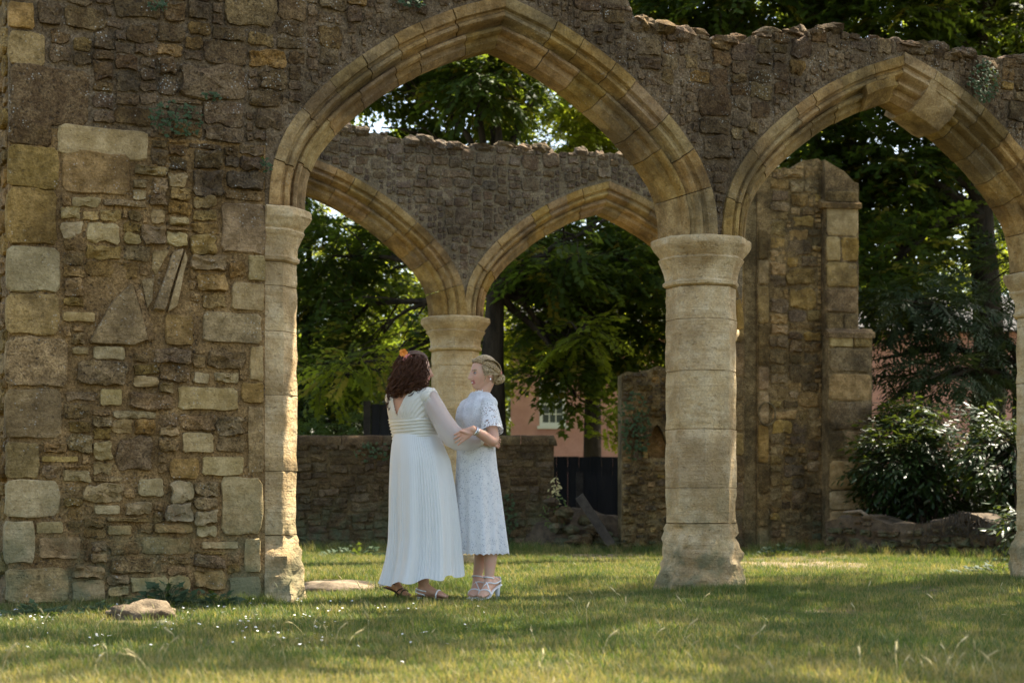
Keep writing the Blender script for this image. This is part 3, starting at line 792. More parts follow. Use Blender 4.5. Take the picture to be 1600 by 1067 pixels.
# carved ring on the face of the ruin
u_, z_ = TR.uz(1197, 647); mb = MB()
mb.tube([TR.P(u_ + .115 * math.cos(a), -.035, z_ + .15 * math.sin(a)) for a in np.linspace(0, 2 * math.pi, 25)], .014, 6, caps=False)
mb.build('carved_ring', M['ruin'], tr)

# ------------------------------------------------------------------ footing wall at the right
FT = Frame(at(1320, 0, 21.0).x, 21.0, -1.05)
fx1 = 5.6
ft = empty('footing_wall', FT.P(2.5, .2, 0), 'knee high earth covered wall footing running in from the right edge below the bush', 'wall')
def ftz(u): return .37 + .06 * nz(u * 2.2, 4) + (.14 * math.exp(-((u - 1.7) / .35) ** 2)) + (.10 * math.exp(-((u - .2) / .4) ** 2))
core('soil_core', FT, [(-.3, fx1, lambda u: -.1, ftz)], .0, .5, M['darkearth'], ft, .06, .06)
rubble(ft, FT, lambda u, z: z < ftz(u) - .04, -.3, fx1, 0, .5, (.08, .16), (.14, .34), .03, lambda u, z: M['lowwall'], .05, .0, 1.6, 1, .16, 90, cell=.02)
for i in range(44):
    u = rng.uniform(-.3, fx1); mb = MB()
    lump(mb, FT.P(u, rng.uniform(.05, .4), ftz(u) - .01), (rng.uniform(.07, .2), .1, rng.uniform(.03, .06)), rng.uniform(0, 99), 9, 6, 2, .3)
    mb.build('clod', M['darkearth'], ft)
for i in range(46):          # roots hanging over the lump
    u = 1.7 + rng.gauss(0, .28); z = ftz(u); mb = MB()
    pts = [FT.P(u + rng.uniform(-.02, .02) * k + .03 * math.sin(k + i), -.07 - .012 * k + rng.uniform(-.02, .02), z + .02 - .07 * k) for k in range(5)]
    mb.tube(pts, [.006, .005, .005, .004, .002], 4); mb.build('hanging_root', M['plank'], ft)
mb = MB(); mb.tube([at(1318, 800, 21.3), at(1345, 798, 21.2), at(1356, 806, 21.1), at(1366, 820, 21.0), at(1378, 828, 20.9), at(1400, 833, 20.6)], [.012, .02, .022, .02, .018, .01], 7)
tag(mb.build('tree_root', M['root']), 'pale bare root bent over the foot of the tall ruin', 'root')

# ------------------------------------------------------------------ pink house
HY = 37.0
ho = empty('pink_house', (at(1190, 0, HY).x, HY + 3, 0), 'pink rendered house with a white sash window behind the trees', 'house')
hx0, hx1 = at(798, 0, HY).x, at(1700, 0, HY).x
wx0, wz1 = at(843, 597, HY).x, at(843, 597, HY).z; wx1, wz0 = at(884, 665, HY).x, at(884, 665, HY).z
mb = MB()
for lo, hi in (((hx0, HY, -.1), (wx0, HY + .3, 4.3)), ((wx1, HY, -.1), (hx1, HY + .3, 4.3)), ((wx0, HY, -.1), (wx1, HY + .3, wz0)), ((wx0, HY, wz1), (wx1, HY + .3, 4.3)),
               ((hx0, HY + .3, -.1), (hx0 + .3, HY + 7, 4.3)), ((hx1 - .3, HY + .3, -.1), (hx1, HY + 7, 4.3)), ((hx0 + .3, HY + 6.7, -.1), (hx1 - .3, HY + 7, 4.3))): mb.box(lo, hi)
mb.build('wall', M['pink'], ho, smooth=False)
mb = MB(); P = [(hx0 - .3, HY - .35, 4.3), (hx1 + .3, HY - .35, 4.3), (hx1 + .3, HY + 7.3, 4.3), (hx0 - .3, HY + 7.3, 4.3), (hx0 - .3, HY + 3.5, 5.5), (hx1 + .3, HY + 3.5, 5.5)]
mb.add(P, [(0, 1, 5, 4), (2, 3, 4, 5), (0, 4, 3), (1, 2, 5), (3, 2, 1, 0)]); mb.build('roof', M['rooftile'], ho, smooth=False)
mb = MB(); t_ = .07
mb.box((wx0, HY - .02, wz0), (wx0 + t_, HY + .1, wz1)); mb.box((wx1 - t_, HY - .02, wz0), (wx1, HY + .1, wz1))
mb.box((wx0 + t_, HY - .02, wz1 - t_), (wx1 - t_, HY + .1, wz1)); mb.box((wx0 + t_, HY - .02, wz0), (wx1 - t_, HY + .1, wz0 + t_))
wn = mb.build('window', M['white'], ho, smooth=False)
mb = MB(); mb.box((wx0 - .05, HY - .09, wz0 - .07), (wx1 + .05, HY - .001, wz0 - .002)); mb.build('sill', M['white'], wn, smooth=False)
zm = (wz0 + wz1) / 2
mb = MB(); mb.box((wx0 + t_, HY + .02, zm - .025), (wx1 - t_, HY + .07, zm + .025))
for k in (1, 2):
    x = wx0 + t_ + (wx1 - wx0 - 2 * t_) * k / 3
    for (za, zb) in ((wz0 + t_, zm - .025), (zm + .025, wz1 - t_)): mb.box((x - .012, HY + .03, za), (x + .012, HY + .06, zb))
for zc in (wz0 + (wz1 - wz0) * .27, wz0 + (wz1 - wz0) * .73):
    for k in range(3):
        xa = wx0 + t_ + (wx1 - wx0 - 2 * t_) * k / 3 + .013; xb = wx0 + t_ + (wx1 - wx0 - 2 * t_) * (k + 1) / 3 - .013
        mb.box((xa, HY + .031, zc - .012), (xb, HY + .059, zc + .012))
mb.build('glazing_bars', M['white'], wn, smooth=False)
mb = MB(); mb.box((wx0 + t_, HY + .07, wz0 + t_), (wx1 - t_, HY + .08, wz1 - t_)); mb.build('pane', M['glass'], wn, smooth=False)

# ------------------------------------------------------------------ vegetation tools
def raw_mesh(name, mb, mats):
    me = bpy.data.meshes.new(name); me.from_pydata([tuple(p) for p in mb.v], [], mb.f)
    for m_ in mats: me.materials.append(m_)
    me.polygons.foreach_set('material_index', mb.m); me.polygons.foreach_set('use_smooth', [True] * len(me.polygons)); me.update()
    return me
def source_collection(name, meshes):
    c = bpy.data.collections.new(name)
    for i, me in enumerate(meshes): c.objects.link(bpy.data.objects.new(name, me))
    return c
def scatter_tree(name, coll):
    ng = bpy.data.node_groups.new(name, 'GeometryNodeTree')
    ng.interface.new_socket('Geometry', in_out='INPUT', socket_type='NodeSocketGeometry')
    ng.interface.new_socket('Geometry', in_out='OUTPUT', socket_type='NodeSocketGeometry')
    N = ng.nodes; gi = N.new('NodeGroupInput'); go = N.new('NodeGroupOutput')
    ci = N.new('GeometryNodeCollectionInfo'); ci.inputs['Collection'].default_value = coll
    ci.inputs['Separate Children'].default_value = True; ci.inputs['Reset Children'].default_value = True
    ip = N.new('GeometryNodeInstanceOnPoints'); ip.inputs['Pick Instance'].default_value = True
    ar = N.new('GeometryNodeInputNamedAttribute'); ar.data_type = 'FLOAT_VECTOR'; ar.inputs['Name'].default_value = 'rot'
    as_ = N.new('GeometryNodeInputNamedAttribute'); as_.data_type = 'FLOAT'; as_.inputs['Name'].default_value = 'sc'
    er = N.new('FunctionNodeEulerToRotation')
    L = ng.links
    L.new(gi.outputs[0], ip.inputs['Points']); L.new(ci.outputs[0], ip.inputs['Instance'])
    L.new(ar.outputs[0], er.inputs[0]); L.new(er.outputs[0], ip.inputs['Rotation']); L.new(as_.outputs[0], ip.inputs['Scale'])
    L.new(ip.outputs[0], go.inputs[0])
    return ng
def scatter(name, pts, rots, scs, ng, parent=None, loc=(0, 0, 0)):
    me = bpy.data.meshes.new(name); c = Vector(loc)
    P = np.asarray(pts, dtype=np.float32) - np.array(loc, dtype=np.float32)
    me.vertices.add(len(P)); me.vertices.foreach_set('co', P.ravel())
    a = me.attributes.new('rot', 'FLOAT_VECTOR', 'POINT'); a.data.foreach_set('vector', np.asarray(rots, dtype=np.float32).ravel())
    a = me.attributes.new('sc', 'FLOAT', 'POINT'); a.data.foreach_set('value', np.asarray(scs, dtype=np.float32))
    o = bpy.data.objects.new(name, me); COL.objects.link(o)
    if parent is not None:
        o.parent = parent; o.location = c - Vector(WORLD[parent.name])
    else: o.location = c
    WORLD[o.name] = tuple(c)
    md = o.modifiers.new('scatter', 'NODES'); md.node_group = ng
    o['kind'] = 'stuff'
    return o

LOBED = [(.0, .0), (.30, -.06), (.24, .16), (.50, .34), (.26, .46), (.16, .60), (0, 1.0), (-.16, .60), (-.26, .46), (-.50, .34), (-.24, .16), (-.30, -.06)]
LANCE = [(0, 0), (.14, .25), (.17, .5), (.10, .8), (0, 1.0), (-.10, .8), (-.17, .5), (-.14, .25)]
ROUND = [(0, 0), (.28, .1), (.48, .4), (.45, .75), (.2, .98), (-.2, .98), (-.45, .75), (-.48, .4), (-.28, .1)]
HEART = [(0, 0), (.3, -.1), (.42, .2), (.2, .55), (0, .8), (-.2, .55), (-.42, .2), (-.3, -.1)]
def add_leaf(mb, base, d, up, size, shape, fold=.25, m=0, r_=rng):
    d = Vector(d).normalized(); s_ = d.cross(Vector(up)); s_ = s_.normalized() if s_.length > 1e-4 else d.orthogonal().normalized()
    n = s_.cross(d); V = [base + d * (.4 * size)]
    cv = r_.uniform(.0, .35)
    for (x, y) in shape: V.append(base + s_ * (x * size) + d * (y * size) - n * ((abs(x) * fold + cv * (y - .4) ** 2) * size))
    k = len(shape)
    mb.add(V, [(0, 1 + i, 1 + (i + 1) % k) for i in range(k)], m)
def spray(seed, n, length, size, shape, mats_n=1):
    r_ = random.Random(seed); mb = MB(); p = Vector((0, 0, 0)); d = Vector((1, 0, .1))
    for i in range(n):
        t = (i + .6) / n; b = Vector((length * t, 0, .12 * length * t - .25 * length * t * t))
        a = (1 if i % 2 else -1) * r_.uniform(.5, 1.3) if i < n - 1 else 0
        dd = Vector((math.cos(a), math.sin(a), r_.uniform(-.7, .1)))
        up = Vector((r_.uniform(-.45, .45), r_.uniform(-.45, .45), 1))
        add_leaf(mb, b + dd * .04, dd, up, size * r_.uniform(.7, 1.15), shape, .25, 0, r_)
    mb.tube([Vector((0, 0, 0)), Vector((length * .5, 0, 0)), Vector((length, 0, -.13 * length))], [.006, .004, .002], 3, 1 if mats_n > 1 else 0)
    return mb
def needle_spray(seed, length, n, nl):
    r_ = random.Random(seed); mb = MB()
    for i in range(n):
        t = i / n; b = Vector((length * t, 0, -.35 * length * t * t))
        for s_ in (-1, 1):
            a = s_ * r_.uniform(.6, 1.1); dd = Vector((math.cos(a), math.sin(a), r_.uniform(-.5, .1)))
            add_leaf(mb, b, dd, (0, 0, 1), nl * (1.1 - .7 * t) * r_.uniform(.8, 1.2), [(0, 0), (.09, .3), (.07, .8), (0, 1), (-.07, .8), (-.09, .3)], .1, 0, r_)
    return mb
def ng_for(name, mbs, mats): return scatter_tree(name, source_collection(name, [raw_mesh(name, b, mats) for b in mbs]))
NG_BROAD = ng_for('broad_leaf_spray', [spray(i, 14, .5, .105, LOBED, 2) for i in range(4)], [M['leaf'], M['bark']])
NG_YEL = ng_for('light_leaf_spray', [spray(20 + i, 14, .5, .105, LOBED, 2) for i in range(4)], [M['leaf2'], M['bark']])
NG_YEW = ng_for('yew_spray', [needle_spray(40 + i, .7, 15, .16) for i in range(3)], [M['conifer']])
NG_FERN = ng_for('frond_spray', [needle_spray(50 + i, .5, 14, .13) for i in range(3)], [M['fern']])
NG_LAUREL = ng_for('laurel_spray', [spray(60 + i, 12, .26, .085, LANCE, 2) for i in range(3)], [M['laurel'], M['bark']])

def clump_points(clumps, dens, holes=()):
    P = []; Rt = []; S = []
    for (x, y, z, rx, ry, rz) in clumps:
        n = int(dens * (rx * ry + rx * rz + ry * rz) / 3 * 4)
        sd_ = rng.uniform(0, 90); k = 0
        while k < n:
            d = Vector((rng.gauss(0, 1), rng.gauss(0, 1), rng.gauss(0, 1))).normalized()
            q = rng.random() ** .45
            wob = 1 + .30 * fbm(d.x * 1.9 + sd_, d.y * 1.9, d.z * 1.9, 3)
            p = Vector((x + d.x * rx * q * wob, y + d.y * ry * q * wob, z + d.z * rz * q * wob))
            k += 1
            if fbm(p.x * .8 + 3, p.y * .8, p.z * .8 + sd_, 2) < -.30: continue
            if p.z < .05: continue
            yaw = math.atan2(d.y, d.x) + rng.gauss(0, .6)
            pitch = -d.z * .5 + rng.gauss(.18, .25)
            P.append(p); Rt.append((rng.gauss(0, .35), pitch, yaw)); S.append(rng.uniform(.75, 1.25))
    return P, Rt, S

def limb_pts(a, b, sag, k=7, wob=.12):
    a, b = Vector(a), Vector(b); s_ = rng.uniform(0, 50); out = []
    for i in range(k + 1):
        t = i / k; p = a.lerp(b, t); p.z += sag * math.sin(math.pi * t)
        L = (b - a).length * wob * math.sin(math.pi * t)
        p += Vector((nz(s_, t * 2.2), nz(s_ + 9, t * 2.2), nz(s_ + 18, t * 2.2) * .6)) * L
        out.append(p)
    return out
def tree(name, label, base, r0, fork_z, clumps, dens, ng, lean=(0, 0), group=None, top=None, cat='tree', sag=.4):
    base = Vector(base); t = empty(name, base, label, cat, group)
    hz_ = top or max(c[2] for c in clumps)
    tp = Vector((base.x + lean[0], base.y + lean[1], hz_))
    pts = limb_pts(base - Vector((0, 0, .15)), tp, 0, 12, .03)
    rad = [r0 * (1.35 if i == 0 else 1.1 if i == 1 else 1.0 - .8 * (i / 12) ** 1.2) for i in range(13)]
    mb = MB(); mb.tube(pts, rad, 14); mb.build('trunk', M['bark'], t)
    for (x, y, z, rx, ry, rz) in clumps:
        f = min(max(fork_z, z - .35 * math.hypot(x - base.x, y - base.y) - .4), hz_ * .9)
        k = (f - base.z) / (tp.z - base.z); a = base.lerp(tp, max(.05, min(.95, k)))
        rr = max(.025, r0 * .42 * (1 - .5 * k))
        c = Vector((x, y, z)); mb = MB(); lp = limb_pts(a, c, sag * rng.uniform(.3, 1), 8)
        mb.tube(lp, [rr * (1 - .75 * i / 8) for i in range(9)], 8)
        for q in range(6):
            d = Vector((rng.gauss(0, 1) * rx, rng.gauss(0, 1) * ry, rng.gauss(0, .8) * rz)) * .55
            st = lp[rng.randint(4, 8)]
            mb.tube(limb_pts(st, c + d, .1, 4), [rr * .28, rr * .22, rr * .16, rr * .1, .006], 5)
        mb.build('limb', M['bark'], t)
    P, Rt, S = clump_points(clumps, dens)
    scatter('crown', P, Rt, S, ng, t, tuple(base))
    return t
def C(px, py, Y, rx, rz=None, ry=None):
    p = at(px, py, Y); k = Y / F_PX
    return (p.x, p.y, p.z, rx * k, (ry or rx) * k, (rz or rx) * k)

# chestnut with the black trunk behind the far column
tree('broad_leaved_tree', 'big spreading tree whose black trunk stands just right of the far column', (at(778, 0, 25.0).x, 25.0, 0), .25, 3.7,
     [C(560, 60, 27, 130, 110), C(720, 40, 26.5, 140, 110), C(600, 200, 27.5, 120, 90), C(735, 140, 28, 90, 80), C(520, 400, 27.5, 110, 90), C(600, 520, 27, 100, 75), C(500, 560, 28.5, 90, 80),
      C(830, 400, 27, 95, 60), C(940, 430, 27, 110, 75), C(1010, 500, 26.5, 80, 70), C(890, 515, 26, 75, 45), C(875, 572, 25.5, 50, 26), C(990, 560, 26.5, 70, 50), C(860, 425, 24.6, 80, 34), C(900, 370, 24.8, 90, 50), C(990, 410, 25.5, 60, 60), C(900, 620, 25.5, 22, 20), C(1060, 330, 28, 110, 100), C(650, -120, 27, 220, 120), C(930, -40, 28.5, 150, 110), C(770, 120, 25.2, 80, 60)],
     98, NG_BROAD, top=5.7)
# tree farther back; its low near clumps imitate sunlit patches by leaf colour
tree('broad_leaved_tree', 'yellow green tree, backlit glow put into its leaf colour, in the gap above the far wall', (at(880, 0, 33).x + .6, 33.5, 0), .2, 3.5,
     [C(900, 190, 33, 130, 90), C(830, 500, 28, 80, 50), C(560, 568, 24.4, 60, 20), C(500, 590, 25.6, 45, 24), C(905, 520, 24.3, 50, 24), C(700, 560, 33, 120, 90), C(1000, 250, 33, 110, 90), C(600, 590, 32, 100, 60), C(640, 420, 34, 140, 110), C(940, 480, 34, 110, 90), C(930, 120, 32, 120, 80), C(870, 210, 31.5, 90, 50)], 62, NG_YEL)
# right hand trees
tree('broad_leaved_tree', 'tall tree with a brown trunk showing above the wall at the top right', (at(1535, 0, 26).x, 26, 0), .30, 5.0,
     [C(1400, 20, 25.5, 170, 110), C(1180, -20, 26, 170, 110), C(1250, 220, 27, 120, 110), C(1420, 250, 26.5, 150, 110), C(1560, 200, 27, 140, 120), C(1400, 400, 26, 110, 90), C(1560, 90, 28, 150, 110), C(1330, 330, 27.5, 110, 110), C(1365, 450, 25.5, 60, 60), C(1040, 20, 27, 140, 90), C(1650, -60, 26, 200, 140), C(1350, -130, 26, 220, 110)],
     95, NG_BROAD)
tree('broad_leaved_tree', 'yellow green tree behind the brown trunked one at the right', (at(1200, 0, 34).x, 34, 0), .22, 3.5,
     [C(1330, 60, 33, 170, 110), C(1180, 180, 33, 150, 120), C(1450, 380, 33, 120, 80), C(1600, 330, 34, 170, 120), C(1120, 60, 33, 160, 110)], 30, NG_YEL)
tree('yew_tree', 'dark drooping yew behind the glossy bush at the right', (at(1610, 0, 24.5).x, 24.5, 0), .26, 2.2,
     [C(1420, 480, 24, 105, 60), C(1540, 520, 24, 110, 80), C(1380, 560, 24.5, 90, 50), C(1480, 590, 23.5, 95, 32), C(1600, 600, 24, 90, 80), C(1590, 420, 25, 100, 70), C(1370, 640, 24.5, 40, 60)], 60, NG_YEW, sag=.5)
tree('yew_tree', 'dark yew showing between the pier and the low wall at the left', (at(478, 0, 28.5).x, 28.5, 0), .14, 1.2,
     [C(470, 480, 28.5, 90, 100), C(480, 600, 28, 75, 60), C(420, 300, 29, 110, 130), C(560, 640, 28.5, 50, 40)], 60, NG_YEW)
tree('dwarf_conifer', 'small bright feathery conifer peeping over the low wall', (at(540, 0, 26).x, 26, 0), .06, .5,
     [C(520, 668, 26, 38, 30), C(560, 672, 25.6, 30, 20), C(490, 690, 26, 40, 30)], 90, NG_FERN, cat='conifer', sag=.1)
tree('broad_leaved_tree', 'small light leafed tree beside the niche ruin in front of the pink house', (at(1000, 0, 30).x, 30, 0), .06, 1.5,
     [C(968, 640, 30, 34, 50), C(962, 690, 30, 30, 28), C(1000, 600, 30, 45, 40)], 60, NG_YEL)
# trees out of frame that shade the lawn
tree('broad_leaved_tree', 'tall leafy tree overhanging the lawn from the right side of the ruins', (10.5, 14.5, 0), .35, 5.0,
     [(6.5, 13.5, 9.6, 2.6, 2.3, 1.5), (9.5, 13.0, 10.5, 2.8, 2.6, 1.8), (3.4, 17.6, 10.6, 1.2, 1.2, .7), (8.0, 17.0, 10.8, 2.6, 2.4, 1.7), (12.0, 16.5, 10.5, 3, 3, 2), (4.0, 12.2, 10.8, 1.7, 1.5, .9), (10, 10.0, 9.5, 2.6, 2.2, 1.6), (7.0, 9.8, 9.2, 1.8, 1.6, 1.0)], 26, NG_BROAD)
tree('broad_leaved_tree', 'tall leafy tree standing behind the broad rubble pier', (-6.5, 20, 0), .3, 5.0,
     [(-5.0, 20, 9.5, 3, 2.6, 1.8), (-2.4, 19.5, 10.2, 2.4, 2.2, 1.5), (-7.5, 19, 10, 3, 3, 2), (0.6, 19.0, 10.6, 2.0, 2.0, 1.2)], 22, NG_BROAD)

# far woodland as one mass
wood = [C(px, py, Y, r, r * .6) for px, py, Y, r in [(300, 520, 52, 260), (-60, 520, 50, 260), (-400, 520, 48, 280), (1950, 520, 46, 280), (2300, 520, 44, 280), (60, 640, 48, 200), (520, 480, 54, 260), (700, 520, 56, 260), (420, 620, 50, 200), (640, 620, 52, 200), (900, 530, 58, 240), (1100, 470, 56, 260), (1300, 540, 54, 260),
        (1500, 560, 52, 260), (1700, 520, 50, 280), (1050, 480, 57, 220), (1480, 560, 54, 220), (1650, 620, 50, 220), (760, 650, 50, 150)]]
P, Rt, S = clump_points(wood, 7)
wd_ = scatter('woodland', P, Rt, [s_ * 2.1 for s_ in S], NG_BROAD, None, (0, 52, 0))
tag(wd_, 'dark leafy woodland closing the view far behind the ruins', 'woodland')

# glossy bushes at the right
def bush(name, label, clumps, dens, ng, base, group=None):
    t = empty(name, base, label, 'bush', group); mb = MB()
    for (x, y, z, rx, ry, rz) in clumps:
        mb.tube(limb_pts(base, (x, y, z), .1, 5), [.03, .025, .02, .015, .01, .006], 5)
    mb.build('stem', M['bark'], t); P, Rt, S = clump_points(clumps, dens); scatter('foliage', P, Rt, S, ng, t, tuple(base)); return t
bush('laurel_bush', 'big glossy dark green bush behind the footing wall', [C(1420, 720, 21.5, 75, 60), C(1500, 690, 21.5, 80, 60), C(1395, 765, 22, 50, 48), C(1470, 772, 22, 70, 46), C(1440, 660, 22, 60, 35)], 470, NG_LAUREL, tuple(at(1450, 850, 21.5).xy) + (0,))
bush('laurel_bush', 'sunlit glossy bush cut by the right edge of the view', [C(1585, 700, 20.5, 65, 60), C(1560, 768, 21.5, 60, 45), C(1650, 725, 21, 80, 80)], 470, NG_LAUREL, tuple(at(1590, 850, 20.3).xy) + (0,))
bush('laurel_bush', 'low leafy shrub on top of the footing wall by the right edge', [C(1592, 822, 18.2, 20, 11), C(1612, 812, 18.0, 22, 18)], 420, NG_LAUREL, tuple(at(1585, 845, 18.2).xy) + (.3,))

# ------------------------------------------------------------------ ivy and weeds on the stones
def ivy(label, fr, px, py, rx, ry, n, size=.028, name='ivy_clump', mat='ivy', v=-.05, cat='ivy', shape=HEART):
    mb = MB(); u, z = fr.uz(px, py); k = Y_of(fr, u) / F_PX
    for i in range(n):
        a = rng.uniform(0, 2 * math.pi); q = rng.random() ** .6
        du, dz = math.cos(a) * q * rx * k, math.sin(a) * q * ry * k
        if nz(du * 30, dz * 30, px) < -.25: continue
        b = fr.P(u + du, v - rng.uniform(0, .06) * (1 - q), z + dz)
        d = fr.P(rng.uniform(-1, 1), -.4, rng.uniform(-1.3, .3)) - fr.P(0, 0, 0)
        n_ = fr.P(rng.uniform(-.5, .5), -1, .6) - fr.P(0, 0, 0)
        add_leaf(mb, b, d, n_, size * rng.uniform(.6, 1.3), shape)
    for i in range(4):
        a = rng.uniform(0, 6.28)
        mb.tube([fr.P(u, v + .02, z), fr.P(u + math.cos(a) * rx * k * .7, v, z + math.sin(a) * ry * k * .7)], .003, 3, 1)
    return tag(mb.build(name, [M[mat], M['bark']]), label, cat)
def Y_of(fr, u): return fr.P(u, 0, 0).y
ivy('straggling dark ivy tuft on the pier left of the near arch', FRONT, 272, 188, 42, 30, 190)
ivy('tiny green tuft growing above the straggling ivy on the pier', FRONT, 329, 152, 14, 6, 30)
ivy('round bushy ivy tuft beside the right near arch crown', FRONT, 1531, 128, 30, 34, 260, .030)
ivy('green tuft at the top edge of the view over the near arch', FRONT, 636, 4, 28, 9, 60)
ivy('green tuft at the top edge of the view on the pier', FRONT, 246, 12, 16, 9, 40)
ivy('small tuft beside the left shoulder of the near arch', FRONT, 412, 258, 9, 12, 30)
ivy('dark ivy hanging down the left side of the niche ruin', NIC, 992, 665, 26, 55, 240, .05)
ivy('ivy strand hanging on the low wall right of the couple', LOW, 795, 815, 14, 50, 90, .05)
ivy('ivy patch near the top of the low wall left of the couple', LOW, 585, 705, 30, 16, 60, .05)
ivy('leafy weed growing at the broken end of the low wall', LOW, 868, 800, 22, 30, 90, .06, 'weed_clump', 'fern', -.25, 'weed', LANCE)
ivy('dry pale weed sticking out of the broken end of the low wall', LOW, 868, 765, 10, 22, 30, .07, 'weed_clump', 'straw', -.2, 'weed', LANCE)

def weed(label, px, py, r, h, n, size, mat='ivy', name='weed_clump', shape=LOBED):
    Y = CAMZ * F_PX / (py - HOR); c = at(px, py, Y); mb = MB()
    for i in range(n):
        a = rng.uniform(0, 6.28); q = rng.random() ** .6; b = Vector((c.x + math.cos(a) * q * r, c.y + math.sin(a) * q * r * .6, 0))
        b.z = gz(b.x, b.y) + rng.uniform(.01, h) * (1.1 - q)
        add_leaf(mb, b, (math.cos(a), math.sin(a), rng.uniform(-.2, .8)), (rng.uniform(-.5, .5), -.6, 1), size * rng.uniform(.6, 1.3), shape)
        mb.tube([Vector((c.x, c.y, gz(c.x, c.y) - .02)), Vector(((c.x + b.x) / 2, (c.y + b.y) / 2, b.z * .8)), b], .002, 3)
    return tag(mb.build(name, M[mat]), label, 'weed')
weed('leafy nettle clump against the foot of the pier behind the earth mound', 262, 951, .28, .20, 200, .05)
weed('low green weeds between the earth mound and the half column', 335, 950, .28, .13, 170, .05)
weed('low weeds by the left corner of the pier', 60, 962, .3, .10, 130, .045)
weed('weed patch left of the earth mound', 160, 960, .2, .10, 90, .045)
weed('small green weeds at the foot of the tall ruin', 1215, 868, .35, .14, 90, .06)
weed('green weeds along the low wall left of the couple', 560, 868, .5, .16, 110, .06)
weed('ivy leaves creeping at the foot of the footing wall near the right edge', 1560, 893, .5, .14, 130, .05)

# earth mounds, rock
def mound(name, label, px, py, rx, ry, h, mat, cat, amp=.3, seed=1, smooth=True):
    Y = CAMZ * F_PX / (py - HOR); c = at(px, py, Y); mb = MB()
    lump(mb, (c.x, c.y, gz(c.x, c.y) - .01), (rx, ry, h), seed, 36, 22, 1.7, amp)
    return tag(mb.build(name, mat, smooth=smooth, sharp=0), label, cat)
mound('earth_mound', 'pale brown mound of dry earth at the foot of the pier', 220, 962, .22, .17, .095, M['mound'], 'mound', .45, 3.3)
mound('earth_mound', 'flat bare earth rise in the grass behind the trailing foot of the long dress', 530, 915, .36, .40, .075, M['earth'], 'mound', .25, 8.1)
mound('rock', 'flat pale stone in the grass before the tall ruin', 1300, 866, .26, .18, .07, M['ruin'], 'rock', .3, 5.7)
mound('rock', 'small pale rock at the front of the dry earth mound', 256, 975, .07, .05, .04, M['pale'], 'rock', .3, 15.7)
pt = MB()
for (px, py, rx, ry) in ((1230, 880, 1.1, .9), (940, 868, .9, .7), (1340, 905, .8, .4)):
    Y = CAMZ * F_PX / (py - HOR); c = at(px, py, Y)
    n = 28; V = [Vector((c.x, c.y, gz(c.x, c.y) + .006))]
    for i in range(n):
        a = 2 * math.pi * i / n; k = 1 + .35 * nz(math.cos(a) * 1.5 + px, math.sin(a) * 1.5)
        x, y = c.x + math.cos(a) * rx * k, c.y + math.sin(a) * ry * k; V.append(Vector((x, y, gz(x, y) + .005)))
    pt.add(V, [(0, 1 + i, 1 + (i + 1) % n) for i in range(n)])
tag(pt.build('bare_path', M['earth']), None, None, None, 'structure')

# ------------------------------------------------------------------ grass, daisies, stalks
def tuft(seed, n, h, r, wd):
    r_ = random.Random(seed); mb = MB()
    for i in range(n):
        a = r_.uniform(0, 6.28); q = r * r_.random() ** .5; b = Vector((math.cos(a) * q, math.sin(a) * q, -.01))
        hh = h * r_.uniform(.5, 1.2); l = r_.uniform(.1, .7) * hh; la = r_.uniform(0, 6.28); d = Vector((math.cos(la), math.sin(la), 0)); s_ = Vector((-d.y, d.x, 0)) * (wd / 2)
        p1 = b + d * (l * .3) + Vector((0, 0, hh * .6)); p2 = b + d * l + Vector((0, 0, hh))
        mb.add([b - s_, b + s_, p1 + s_ * .8, p1 - s_ * .8, p2], [(0, 1, 2, 3), (3, 2, 4)])
    return mb
NG_GRASS = ng_for('grass_tuft', [tuft(i, 18, .040 + .010 * (i % 3), .075, .0042) for i in range(6)], [M['grass']])
NG_TALL = ng_for('tall_grass_tuft', [tuft(90 + i, 13, .17, .06, .006) for i in range(3)], [M['grass']])
